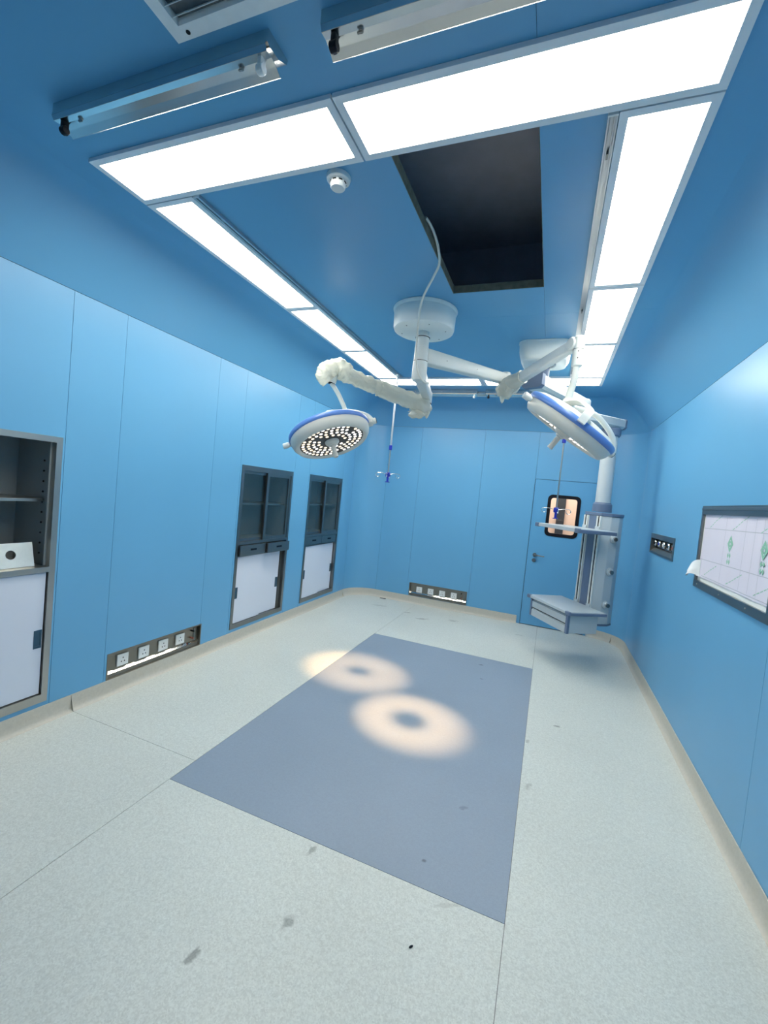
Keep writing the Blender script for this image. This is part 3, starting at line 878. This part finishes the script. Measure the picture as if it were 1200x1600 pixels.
for yc in (2.700, 2.275):
    zc = 1.492; w, h = .040, .050
    poly = [(yc-w, zc), (yc, zc+h), (yc+w, zc), (yc, zc-h)]
    inn = [(yc-w*.55, zc), (yc, zc+h*.55), (yc+w*.55, zc), (yc, zc-h*.55)]
    MR = Matrix(((0, 0, -1, W-.0035), (1, 0, 0, 0), (0, 1, 0, 0), (0, 0, 0, 1)))
    bm = nb(); ring_plate(bm, poly, inn, 0, .0006, MR)
    cr = [(yc+.017*math.cos(q*PI/10), zc+.017*math.sin(q*PI/10)) for q in range(20)]; ci = [(yc+.008*math.cos(q*PI/10), zc+.008*math.sin(q*PI/10)) for q in range(20)]
    ring_plate(bm, cr, ci, 0, .0006, MR)
    obj('diamond_mark', bm, M['green'], fo)
    bm = nb(); z2 = zc-.086
    for s0, s1 in ((-1, 1), (1, 1), (-1, -1), (1, -1)):
        cc = (yc+s0*.013, z2+s1*.018)
        prism(bm, [(cc[0]-.011, cc[1]), (cc[0], cc[1]-.016), (cc[0]+.011, cc[1]), (cc[0], cc[1]+.016)][::1], 0, .0006, MR)
    obj('small_diamond_mark', bm, M['green'], fo)
# curled corner of the film
cu = nb(); n1, n2 = 14, 8
gv = []
for i in range(n1+1):
    u = i/n1; row = []
    for j in range(n2+1):
        v = j/n2
        y = fy1-.035+u*(.085+.03*(v > .4))
        z = 1.235+v*(.115-.07*u)+.012*math.sin(u*5)
        d = .006+.075*math.sin(u*2.0)**1.2*(1-.35*v)-.02*u*u
        row.append(cu.verts.new((W-d, y, z)))
    gv.append(row)
for i in range(n1):
    for j in range(n2): cu.faces.new((gv[i][j], gv[i+1][j], gv[i+1][j+1], gv[i][j+1]))
obj('peeled_corner', cu, M['filmcurl'], fo, True, label='curled loose corner of the film')
for yy in (a0+.25, a0+.62, a1-.08):
    s = nb(); cyl(s, (W-.012, yy, b0+.024), (W-.015, yy, b0+.024), .005, 10); obj('screw', s, M['steel'], t)

# ================================================================ SURGICAL LIGHT
SX, SY = 1.715, 2.80
t = empty('surgical_light', (SX, SY, H), 'twin surgical light with two round blue-rimmed lamp heads on jointed ceiling arms', 'surgical light')
SL = t
CM = frame((SX, SY, H-.0005), (0, 0, -1))
cn = obj('canopy', lathe(nb(), [(0, 0), (.240, 0), (.242, .004), (.236, .020), (.232, .024), (.228, .132), (.222, .150), (.208, .158), (.0, .159)], CM, 56), M['canopy'], t, True)
for k in range(6):
    a = k*PI/3; s = nb(); p = V((SX+.17*math.cos(a), SY+.17*math.sin(a), H-.1595)); cyl(s, p, p-V((0, 0, .002)), .005, 10); obj('screw', s, M['steeld'], cn)
sp = obj('spindle', lathe(nb(), [(0, .155), (.046, .155), (.046, .20), (.050, .202), (.050, .272), (.052, .274), (.052, .372), (.050, .376), (.054, .378), (.056, .50), (.050, .518), (.034, .527), (0, .528)], CM, 32), M['cream'], t, True)
for z in (H-.20, H-.376):
    r_ = nb(); lathe(r_, [(.049, z-.0015), (.0545, z-.0015), (.0545, z+.0015), (.049, z+.0015)], Matrix.Translation((SX, SY, 0)), 32, cap=False); obj('joint_ring', r_, M['black'], sp)

def beam(bm, p, q, w0, h0, w1=None, h1=None, bev=.012):
    """tapered bar with rounded edges from p to q; w across, h up"""
    p, q = V(p), V(q); w1 = w1 or w0; h1 = h1 or h0
    d = (q-p).normalized(); s = d.cross(V((0, 0, 1))).normalized(); u = s.cross(d)
    tb = bmesh.new(); vs = []
    for c_, w, h in ((p, w0, h0), (q, w1, h1)):
        vs.append([tb.verts.new(c_+s*a*w/2+u*b*h/2) for a, b in ((-1, -1), (1, -1), (1, 1), (-1, 1))])
    for i in range(4): tb.faces.new((vs[0][i], vs[0][(i+1) % 4], vs[1][(i+1) % 4], vs[1][i]))
    tb.faces.new(vs[0][::-1]); tb.faces.new(vs[1])
    bmesh.ops.bevel(tb, geom=tb.edges[:], offset=bev, segments=3, profile=.5, affect='EDGES')
    merge(bm, tb); return bm

# arms
ZB, ZA = 2.645, 2.520
PB = V((2.272, 3.440, ZB)); PA = V((1.570, 3.560, ZA))
bm = nb(); dB = (PB-V((SX, SY, ZB))).normalized()
beam(bm, V((SX, SY, ZB))+dB*.035, PB+dB*.02, .085, .115, .075, .082)
eb = obj('extension_arm', bm, M['cream'], t, True)
cb = nb(); cyl(cb, PB+V((0, 0, .055)), PB-V((0, 0, .085)), .043, 28, .008); obj('end_joint', cb, M['cream'], eb, True)
for s_ in (.25, .6):
    p = V((SX, SY, ZB)).lerp(PB, s_); sc = nb(); sd_ = dB.cross(V((0, 0, 1))); cyl(sc, p+sd_*.0405, p+sd_*.043, .004, 8); obj('screw', sc, M['steeld'], eb)
bm = nb(); q0 = V((SX, SY, ZA-.005)); dA = (PA-V((SX, SY, ZA))).normalized()
beam(bm, q0+dA*.02, PA+dA*.015, .088, .090, .076, .082)
ea = obj('extension_arm', bm, M['cream'], t, True)
ca = nb(); cyl(ca, PA+V((0, 0, .045)), PA-V((0, 0, .062)), .043, 28, .008); cyl(ca, PA-V((0, 0, .068)), PA-V((0, 0, .13)), .046, 28, .014); obj('end_joint', ca, M['cream'], ea, True)
r_ = nb(); cyl(r_, PA-V((0, 0, .061)), PA-V((0, 0, .069)), .041, 28); obj('joint_ring', r_, M['black'], ea)

# ---- balance arm A, wrapped in plastic
A0 = PA-V((0, 0, .098)); EA = V((0.963, 2.876, 2.565)); YA = V((0.938, 2.862, 2.465))
bm = nb(); beam(bm, A0, EA, .070, .080, .066, .075, .014); obj('spring_arm', bm, M['cream'], t, True)
bm = nb(); cyl(bm, EA+V((0, 0, .03)), YA+V((0, 0, -.006)), .038, 24, .006); kn = obj('elbow_joint', bm, M['cream'], t, True)
r_ = nb(); cyl(r_, YA+V((0, 0, -.004)), YA-V((0, 0, .012)), .030, 24); obj('joint_ring', r_, M['black'], kn)
def crumple(amp, sc, seed):
    def f(p, i, k):
        return 1+amp*noise.noise(p*sc+V((seed, 0, 0)))+amp*.6*noise.noise(p*sc*2.7+V((0, seed, 0)))
    return f
dir_ = (EA-A0)
mid = A0+dir_*.52
def sleeve(pts, rad, amp, sc, seed, seg=28):
    return tube(nb(), pts, rad, seg, True, crumple(amp, sc, seed))
n = 26
pts = [A0-dir_*.05+dir_*(.60*i/n) for i in range(n+1)]
rad = [.030+.052*min(1, i/4) if i < 4 else .080-.010*(i/n)+.012*max(0, 1-abs(i-4)/5) for i in range(n+1)]
obj('plastic_sleeve', sleeve(pts, rad, .22, 15, 3.1, 36), M['sleeve'], t, True, label='loose clear plastic sleeve at the arm joint', angle=80)
L0 = A0+dir_*.50
ctrl = [L0, A0+dir_*.70, A0+dir_*.86, EA+V((.01, .01, .022)), EA+V((-.050, -.050, -.012)), YA+V((-.045, -.04, .035)), YA+V((-.018, -.014, -.002))]
pts = spline(ctrl, 14)
nn = len(pts)
rad = []
for i in range(nn):
    u = i/(nn-1)
    r = .062 if u < .30 else .062+.022*min(1, (u-.30)/.12)
    if u > .5: r = .072
    if u > .82: r = .072-.012*(u-.82)/.18
    rad.append(r)
obj('plastic_sleeve', sleeve(pts, rad, .24, 21, 8.3, 44), M['sleeve'], t, True, label='crumpled clear plastic sleeve round the elbow', angle=80)
def blob(c_, r, amp, seed, sq=(1, 1, 1)):
    b = bmesh.new(); bmesh.ops.create_icosphere(b, subdivisions=3, radius=1)
    for v in b.verts:
        d = v.co.normalized()
        k = 1+amp*noise.noise(d*2.2+V((seed, 0, 0)))+amp*.7*noise.noise(d*5.5+V((0, seed, 0)))
        v.co = V((d.x*sq[0], d.y*sq[1], d.z*sq[2]))*r*k
    b.transform(Matrix.Translation(c_)); return b
obj('plastic_wrap', blob(A0+dir_*.10+V((0, 0, -.085)), .065, .5, 4.0, (1.2, 1, .75)), M['sleeve'], t, True, label='hanging end of the plastic sleeve', angle=80)
bm = nb(); lathe(bm, [(.0, -.06), (.012, -.045), (.030, 0), (.02, .03), (0, .04)], Matrix.Translation(A0+V((.012, -.005, -.05))), 10); obj('plastic_wrap', bm, M['sleeve'], t, True)

# ---- balance arm B
B0 = PB-V((0, 0, .075)); EB = V((2.777, 2.915, 2.735)); HBt = V((2.776, 2.913, 2.318))
dir_ = EB-B0
bm = nb(); beam(bm, B0, EB, .068, .078, .066, .078, .016); obj('spring_arm', bm, M['cream'], t, True)
bm = nb(); sdir = V((dir_.x, dir_.y, 0)).normalized(); sc = sdir.cross(V((0, 0, 1)))
cyl(bm, EB-sc*.045, EB+sc*.045, .045, 28, .010)
cyl(bm, EB+sdir*.040+V((0, 0, .045)), EB+sdir*.040-V((0, 0, .165)), .036, 28, .010)
kn = obj('elbow_joint', bm, M['cream'], t, True)
r_ = nb(); q = EB+sdir*.040-V((0, 0, .045)); lathe(r_, [(.035, -.0015), (.0372, -.0015), (.0372, .0015), (.035, .0015)], Matrix.Translation(q), 28, cap=False); obj('joint_ring', r_, M['steeld'], kn)
for z in (.065, .11):
    q = EB+sdir*.040-V((0, 0, z)); dd = (V((CAM.x, CAM.y, 0))-V((q.x, q.y, 0))).normalized(); s = nb(); cyl(s, q+dd*.035, q+dd*.038, .004, 10); obj('screw', s, M['black'], kn)
bm = nb(); tp = EB+sdir*.040-V((0, 0, .15)); tube(bm, bez(tp, tp-V((0, 0, .15)), HBt+V((0, 0, .12)), HBt, 12), .0235, 20); obj('drop_tube', bm, M['cream'], t, True)
obj('plastic_wrap', blob(B0+dir_*.05+V((0, 0, -.01)), .082, .34, 9.4, (1, 1, 1.0)), M['sleeve'], t, True, label='crumpled plastic wrap round the arm joint', angle=80)
obj('plastic_wrap', sleeve([B0+dir_*f for f in (.02, .08, .16, .24, .30)], [.06, .068, .062, .055, .05], .2, 16, 5.5), M['sleeve'], t, True, angle=80)
bm = nb(); lathe(bm, [(.0, -.085), (.012, -.07), (.034, 0), (.024, .03), (0, .04)], Matrix.Translation(B0+V((-.005, -.02, -.05))), 10); obj('plastic_wrap', bm, M['sleeve'], t, True)

# ---- lamp heads
def lamp_head(P, target, label, hub, rod_pts, bracket):
    P = V(P); nrm = (V(target)-P).normalized()
    p = (RI-nrm*RI.dot(nrm)).normalized()           # side the yoke is hinged on
    F = frame(P, nrm, p); y = nrm.cross(p)
    prof = [(0, -.070), (.10, -.069), (.20, -.062), (.28, -.046), (.322, -.026)]
    body = lathe(nb(), prof+[(.322, -.020)], F, 64, cap=False)
    lathe(body, [(.334, .012), (.331, .040), (.322, .068), (.302, .094), (.284, .100), (.274, .096), (.268, .080)], F, 64, cap=False)
    h = obj('lamp_head', body, M['lampback'], SL, True, label=label, angle=50)
    obj('rim_band', lathe(nb(), [(.320, -.026), (.331, -.022), (.340, -.012), (.3425, .002), (.340, .018), (.331, .023)], F, 64, cap=False), M['lampblue'], h, True, label='blue rim band', angle=60)
    obj('led_board', lathe(nb(), [(0, .0795), (.270, .0795)], F, 64, cap=False), M['ledback'], h)
    bms = [nb(), nb()]
    k0 = 0
    for rr, cnt in ((.112, 14), (.155, 21), (.199, 28), (.243, 36)):
        for k in range(cnt):
            a = 2*PI*(k+.3*(rr > .1))/cnt+rr*7
            c_ = (rr*math.cos(a), rr*math.sin(a))
            k0 += 1
            if random.random() < .06: continue
            w = 0 if random.random() < .45 else 1
            prism(bms[w], [(c_[0]+.0135*math.cos(a+q*PI/3), c_[1]+.0135*math.sin(a+q*PI/3)) for q in range(6)], .0800, .083, F)
    for b, mt in zip(bms, (M['led'], M['ledw'])):
        obj('led_array', b, mt, h, kind='stuff')
    hb = nb(); lathe(hb, [(.0, .079), (.060, .080), (.058, .094), (.045, .108), (.030, .113), (0, .114)], F, 36)
    obj('handle_base', hb, M['lampback'], h, True)
    hn = nb(); lathe(hn, [(0, .108), (.034, .110), (.030, .122), (.019, .127), (.0185, .20), (.0215, .214), (.019, .222), (0, .222)], F, 28)
    obj('handle', hn, M['lampback'], h, True, label='white centre handle')
    k = nb(); lathe(k, [(0, .335), (.016, .335), (.020, .345), (.020, .352), (.024, .354), (.024, .392), (.020, .398), (0, .398)], frame(P+nrm*(.012 if bracket is None else .045), -p, nrm), 24)
    obj('side_knob', k, M['cream'], h, True)
    g_ = nb(); box(g_, (.325, -.040, -.018), (.375, .040, .028), .014, F, 3); cyl(g_, F @ V((.355, 0, 0)), F @ V((.402, 0, 0)), .026, 24, .004)
    obj('pivot_block', g_, M['lampback'], h, True)
    e_ = nb(); cyl(e_, F @ V((.4025, 0, 0)), F @ V((.406, 0, 0)), .022, 24); obj('pivot_cap', e_, M['black'], h)
    # yoke tube
    yk = nb(); tube(yk, spline(rod_pts(F), 8), .0185, 16)
    obj('yoke', yk, M['cream'], h, True)
    if bracket: bracket(h, F)
    # the head's own light: one narrow beam per group of LEDs
    for rr, cnt in ((.245, 16),):
        for k in range(cnt):
            a = 2*PI*k/cnt
            ld = bpy.data.lights.new('led_beam', 'SPOT'); ld.energy = LAMP_WATTS; ld.color = (1.0, 0.57, 0.25)
            ld.spot_size = math.radians(10.5); ld.spot_blend = 1.0; ld.shadow_soft_size = .03
            lo_ = link(bpy.data.objects.new('led_beam', ld))
            lo_.matrix_world = frame(F @ V((rr*math.cos(a), rr*math.sin(a), .104)), -nrm, p)
    return F
PAh = V((0.965, 2.860, 2.045))
def rodA(F):
    return [YA-V((0, 0, .01)), YA+V((.03, .02, -.05)), V((1.005, 2.925, 2.34)), V((1.035, 2.96, 2.235)), F @ V((.03, .10, -.13)) , F @ V((.20, .05, -.12)), F @ V((.33, .01, -.07)), F @ V((.375, 0, -.01))]
lamp_head(PAh, (1.97, 2.58, 0), 'round lamp head showing its lit LEDs', YA, rodA, None)
PBh = V((2.814, 2.921, 2.203))
def rodB(F):
    return [HBt+V((0, 0, -.005)), F @ V((.08, -.02, -.130)), F @ V((.20, -.02, -.125)), F @ V((.32, -.01, -.088)), F @ V((.385, 0, -.030)), F @ V((.388, 0, .005))]
def bracketB(h, F):
    k = nb(); lathe(k, [(0, .045), (.030, .045), (.046, .02), (.050, -.03), (.040, -.055), (0, -.06)], Matrix.Translation(HBt), 28)
    obj('yoke_hub', k, M['cream'], h, True)
    b = nb()
    inv = F.inverted(); hl = inv @ HBt
    cd = inv.to_3x3() @ (CAM-F.translation); cd.z = 0; cd.normalize()      # local direction towards the front rim
    cd = (cd*1.0+V((.12, 0, 0))).normalized()
    pts_ = [V((hl.x-.02, hl.y, hl.z-.005)), V((hl.x*.6+cd.x*.13, hl.y*.6+cd.y*.13, -.125)), V((cd.x*.26, cd.y*.26, -.105)), V((cd.x*.345, cd.y*.345, -.060)), V((cd.x*.365, cd.y*.365, .0))]
    pw = [F @ q for q in pts_]
    sp_ = spline(pw, 6)
    tt = bmesh.new(); rows = []
    side = (F.to_3x3() @ V((-cd.y, cd.x, 0))).normalized()
    for i, q in enumerate(sp_):
        tg = (sp_[min(i+1, len(sp_)-1)]-sp_[max(i-1, 0)]).normalized(); ou = side.cross(tg).normalized()
        rows.append([tt.verts.new(q+side*a*.026+ou*b2*.010) for a, b2 in ((-1, -1), (1, -1), (1, 1), (-1, 1))])
    for a_, b_ in zip(rows[:-1], rows[1:]):
        for i in range(4): tt.faces.new((a_[i], a_[(i+1) % 4], b_[(i+1) % 4], b_[i]))
    tt.faces.new(rows[0]); tt.faces.new(rows[-1])
    merge(b, tt); obj('bracket', b, M['cream'], h, True, angle=30)
lamp_head(PBh, (1.31, 3.14, 0), 'round lamp head turned away, seen from its back', HBt, rodB, bracketB)

# loose cable from the hatch to the lamp arm
cpts = [(1.9785, 1.84, H+.060), (1.985, 1.90, H+.062), (1.995, 1.97, H+.045), (2.000, 2.05, H+.010), (1.985, 2.14, H-.022), (1.930, 2.23, H-.045), (1.855, 2.35, H-.062), (1.795, 2.45, H-.088), (1.760, 2.53, H-.16), (1.737, 2.60, 2.735), (1.719, 2.66, 2.645), (1.716, 2.70, 2.567), (1.731, 2.722, 2.495), (1.762, 2.76, 2.445), (1.772, 2.86, 2.455), (1.7385, 2.97, 2.490)]
cb = obj('loose_cable', tube(nb(), spline(cpts, 8), .0075, 10), M['cable'], None, True, 'white cable hanging from the open ceiling hatch onto the lamp arm', 'cable', loc=cpts[0])

# ================================================================ MEDICAL PENDANT
TX, TY = 3.250, 4.760
t = empty('medical_pendant', (2.580, 3.650, H), 'white and slate ceiling pendant with service tower, two shelves and drawers', 'medical pendant')
PD = t
KX, KY = 2.556, 3.655
bm = nb()
ring = lambda k, z: [(x, y, z) for x, y in rrect(KX-.207*k, KX+.207*k, KY-.205*k, KY+.205*k, .09*k, 8)]
def loft(bm, rings):
    vs = [[bm.verts.new(p) for p in r] for r in rings]
    n = len(vs[0])
    for a_, b_ in zip(vs[:-1], vs[1:]):
        for i in range(n): bm.faces.new((a_[i], a_[(i+1) % n], b_[(i+1) % n], b_[i]))
    bm.faces.new(vs[0]); bm.faces.new(vs[-1]); return bm
loft(bm, [ring(1.02, H-.0006), ring(1.02, H-.010), ring(1.0, H-.012), ring(.985, H-.075), ring(.96, H-.10), ring(.85, H-.145), ring(.8, H-.150)])
cn = obj('canopy', bm, M['canopy'], t, True, angle=40)
bm = nb(); lathe(bm, [(.10, H-.150), (.10, H-.156), (.085, H-.156)], Matrix.Translation((KX, KY, 0)), 32, cap=False); obj('canopy_collar', bm, M['pendant'], cn, True)
bm = nb(); prism(bm, rrect(KX-.052, KX+.052, KY-.06, KY+.06, .02), 2.70, H-.148); obj('neck', bm, M['slate'], t, True)
# first arm
J1 = V((KX, KY, 2.655)); J2 = V((2.925, 4.440, 2.655)); d1 = (J2-J1).normalized()
s1 = d1.cross(V((0, 0, 1))).normalized()
ncap = J1-d1*.17
def hexbeam(bm, p, q, w, h):
    p, q = V(p), V(q); d = (q-p).normalized(); s = d.cross(V((0, 0, 1))).normalized(); u = V((0, 0, 1)); c_ = .022
    sec = [(-w/2+c_, -h/2), (w/2-c_, -h/2), (w/2, -h/2+c_), (w/2, h/2-c_*.6), (w/2-c_, h/2), (-w/2+c_, h/2), (-w/2, h/2-c_*.6), (-w/2, -h/2+c_)]
    A_ = [bm.verts.new(p+s*a+u*b) for a, b in sec]; B_ = [bm.verts.new(q+s*a+u*b) for a, b in sec]
    for i in range(8): bm.faces.new((A_[i], A_[(i+1) % 8], B_[(i+1) % 8], B_[i]))
    bm.faces.new(A_[::-1]); bm.faces.new(B_); return bm
bm = hexbeam(nb(), ncap+d1*.05, J2, .162, .120)
lathe(bm, [(0, -.06), (.070, -.06), (.081, -.045), (.081, .045), (.070, .06), (0, .06)], Matrix.Translation(J2), 32)
a1_ = obj('swing_arm', bm, M['cream'], t, True, angle=25)
obj('arm_end_cap', hexbeam(nb(), ncap, ncap+d1*.052, .182, .127), M['slate'], a1_)
pt = J1+d1*.36; b = nb(); box(b, (-.10, -.055, .0605), (.10, .055, .068), .004, frame(pt, (0, 0, 1), d1)); obj('cover_plate', b, M['pendant'], a1_, True)
# second arm
J3 = V((TX, TY, 2.545)); K2 = V((J2.x, J2.y, 2.545)); d2 = (J3-K2).normalized()
bm = nb(); cyl(bm, V((J2.x, J2.y, 2.610)), V((J2.x, J2.y, 2.585)), .07, 28); hexbeam(bm, K2-d2*.09, J3+d2*.095, .165, .105)
a2_ = obj('swing_arm', bm, M['pendant'], t, True, angle=25)
obj('arm_end_cap', hexbeam(nb(), J3+d2*.095, J3+d2*.118, .172, .112), M['slate'], a2_)
# column
bm = nb(); cyl(bm, (TX, TY, 2.495), (TX, TY, 2.405), .095, 32, .012); obj('collar', bm, M['slate'], t, True)
bm = nb(); cyl(bm, (TX, TY, 2.41), (TX, TY, 1.70), .074, 36); obj('column', bm, M['pendant'], t, True)
bm = nb(); lathe(bm, [(0, 1.712), (.080, 1.712), (.084, 1.706), (.084, 1.700), (.092, 1.694), (.095, 1.612), (0, 1.612)], Matrix.Translation((TX, TY, 0)), 36); obj('collar', bm, M['slate'], t, True)
# service tower: local x = along the shelf front (towards the camera's right), local y = away from the shelf
e1 = V((.56, -.83, 0)).normalized(); e2 = V((-e1.y, e1.x, 0))
FT = Matrix((e1, e2, V((0, 0, 1)))).transposed().to_4x4(); FT.translation = V((TX, TY, 0))
hwid, dep = .168, .095
bk = .170
tow = [(-.122, -dep), (.122, -dep), (hwid, -dep+.085), (hwid, bk-.085), (.122, bk), (-.122, bk), (-hwid, bk-.085), (-hwid, -dep+.085)]
grow = lambda k: [(x*k, (y-.037)*k+.037) for x, y in tow]
Z0, Z1 = 0.455, 1.570
bt = obj('service_tower', prism(nb(), tow, Z0, Z1, FT, .004), M['pendant'], t, True, angle=25)
obj('top_cap', prism(nb(), grow(1.04), Z1, Z1+.035, FT, .006), M['slate'], bt)
obj('bottom_cap', prism(nb(), grow(1.02), Z0-.022, Z0, FT, .004), M['slate'], bt)
obj('front_panel', prism(nb(), [(-.052, -dep-.004), (.052, -dep-.004), (.052, -dep+.01), (-.052, -dep+.01)], Z0+.02, Z1-.002, FT), M['slate'], bt)
for xx in (-.098, .098):
    r_ = nb()
    for dx in (-.028, .012): box(r_, (xx+dx, -dep-.014, Z0+.01), (xx+dx+.018, -dep+.004, Z1-.001), .002, FT)
    rl = obj('mounting_rail', r_, M['cream'], bt)
    gr = nb(); box(gr, (xx-.010, -dep-.006, Z0+.01), (xx+.012, -dep+.002, Z1-.001), 0, FT); obj('rail_groove', gr, M['black'], rl)
for zz in (1.345, 1.005, .660):
    c_ = FT @ V((hwid, .037, zz)); o_ = nb(); fm = frame(c_, e1, (0, 0, 1))
    lathe(o_, [(0, 0), (.043, 0), (.043, .010), (.038, .016), (.030, .017), (.030, .028), (.026, .032), (0, .032)], fm, 28)
    g_ = obj('gas_outlet', o_, M['pendant'], bt, True)
    q = nb(); lathe(q, [(0, .0322), (.020, .0322), (.020, .044), (.012, .046), (0, .046)], fm, 20); obj('valve_core', q, M['steeld'], g_, True)
# second face: flat white service panel
def shelf(z, th, drawers, label):
    x0, x1, ya, yb = -.345, .368, -dep-.445, -dep-.018
    s = nb(); box(s, (x0+.004, ya+.004, z-th+.004), (x1-.004, yb, z), .003, FT)
    sh = obj('shelf', s, M['pendant'], t, label=label)
    ed = .022
    for nm, lo_, hi_ in (('edge_strip', (x1-.004, ya+.001, z-th), (x1+.016, yb, z-.006)), ('edge_strip', (x0-.016, ya+.001, z-th), (x0+.004, yb, z-.006))):
        b = nb(); box(b, lo_, hi_, .004, FT); obj(nm, b, M['slate'], sh)
    for xx in (x0-.010, x1-.052):
        b = nb(); box(b, (xx, ya-.002, z-th-.002), (xx+.062, ya+.03, z+.003), .006, FT, 3); obj('corner_guard', b, M['slate'] if xx > 0 else M['slate'], sh)
    for xx in (-.098, .098):
        b = nb(); box(b, (xx-.03, yb-.004, z-th), (xx+.03, -dep-.013, z+.030), .004, FT); obj('mount_clamp', b, M['pendant'], sh)
    if drawers:
        dx0, dx1, dya, dyb = x0+.030, x1-.030, ya+.030, yb-.06
        zt, zb = z-th-.002, z-th-.190
        b = nb(); box(b, (dx0+.02, dya+.02, zb+.004), (dx1-.004, dyb, zt), .003, FT); obj('drawer_case', b, M['pendant'], sh)
        for xx in (dx0, dx1-.032):
            b = nb(); box(b, (xx, dya-.006, zb), (xx+.032, dya+.024, zt), .004, FT); obj('corner_post', b, M['slate'], sh)
        hz = (zt-zb)/2
        for k in range(2):
            a_, b_ = zb+k*hz+.003, zb+(k+1)*hz-.010
            f_ = nb(); box(f_, (dx0+.034, dya-.004, a_), (dx1-.034, dya+.018, b_-.012), .003, FT)
            box(f_, (dx0+.034, dya+.006, b_-.014), (dx1-.034, dya+.018, b_), .001, FT)
            dd = obj('drawer', f_, M['pendant'], sh)
            g_ = nb(); box(g_, (dx0+.034, dya+.014, b_-.002), (dx1-.034, dya+.0195, b_+.012), 0, FT); obj('grip_slot', g_, M['black'], dd)
    return sh
shelf(1.430, .040, False, 'upper empty white shelf with slate corners')
shelf(.622, .032, True, 'lower white shelf over two drawers')

# ================================================================ INFUSION HANGERS
def hanger(x, y, zk, zh, label, tilt):
    t = empty('infusion_hanger', (x, y, H), label, 'infusion hanger', 'infusion hangers on the ceiling tracks')
    cr = nb(); box(cr, (x-.014, y-.03, H-.040), (x+.014, y+.03, H-.0185), .004); cyl(cr, (x, y, H-.04), (x, y, H-.075), .009, 14); obj('carriage', cr, M['plastic'], t)
    tb = nb(); cyl(tb, (x, y, H-.07), (x, y, zk+.02), .0125, 16); obj('outer_tube', tb, M['rail'], t, True)
    kb = nb(); cyl(kb, (x, y, zk-.028), (x, y, zk+.028), .019, 18, .004); obj('clamp_knob', kb, M['cobalt'], t, True)
    rd = nb(); cyl(rd, (x, y, zh), (x, y, zk-.02), .0075, 14); obj('inner_rod', rd, M['steel'], t, True)
    hb = nb(); box(hb, (x-.026, y-.02, zh-.028), (x+.026, y+.02, zh+.022), .008, None, 3); cyl(hb, (x, y, zh-.028), (x, y, zh-.085), .012, 14); box(hb, (x-.026, y-.014, zh-.094), (x+.026, y+.014, zh-.084), .003)
    obj('hook_block', hb, M['cobalt'], t, True)
    for k in range(4):
        a = tilt+k*PI/2; d = V((math.cos(a), math.sin(a), 0)); o = V((x, y, zh))
        pts = [o+d*.02, o+d*.07+V((0, 0, .012)), o+d*.115+V((0, 0, .012))]
        c_ = o+d*.118+V((0, 0, -.012)); sd = d
        for q in range(1, 12):
            an = PI/2-q*2*PI*.8/11
            pts.append(c_+d*(.024*math.cos(an))+V((0, 0, .024*math.sin(an))))
        hk = nb(); tube(hk, pts, .0034, 8); obj('hook', hk, M['chrome'], t, True)
    return t
hanger(0.9435, 4.375, 2.120, 1.810, 'infusion hanger with blue hook block hanging free before the corner', .25)
hanger(2.7985, 4.420, 2.300, 1.590, 'infusion hanger with blue hook block in front of the door window', .15)

# small dark strip at the foot of the far wall
obj('dark_strip', box(nb(), (.49, D-.085, .0006), (.585, D-.062, .006), .002), M['black'], None, False, 'small dark strip lying at the foot of the far baseboard', 'strip', loc=(.54, D-.07, 0))
ch = nb(); lathe(ch, [(0, .0005), (.009, .0005), (.010, .003), (.004, .006), (0, .006)], Matrix.Translation((2.4476, 1.106, 0)) @ Matrix.Rotation(.9, 4, 'Z') @ Matrix.Diagonal((.9, .4, 1, 1)), 9)
obj('dirt_chip', ch, M['black'], None, False, 'tiny black chip of dirt on the pale floor', 'dirt', loc=(2.4476, 1.106, 0))
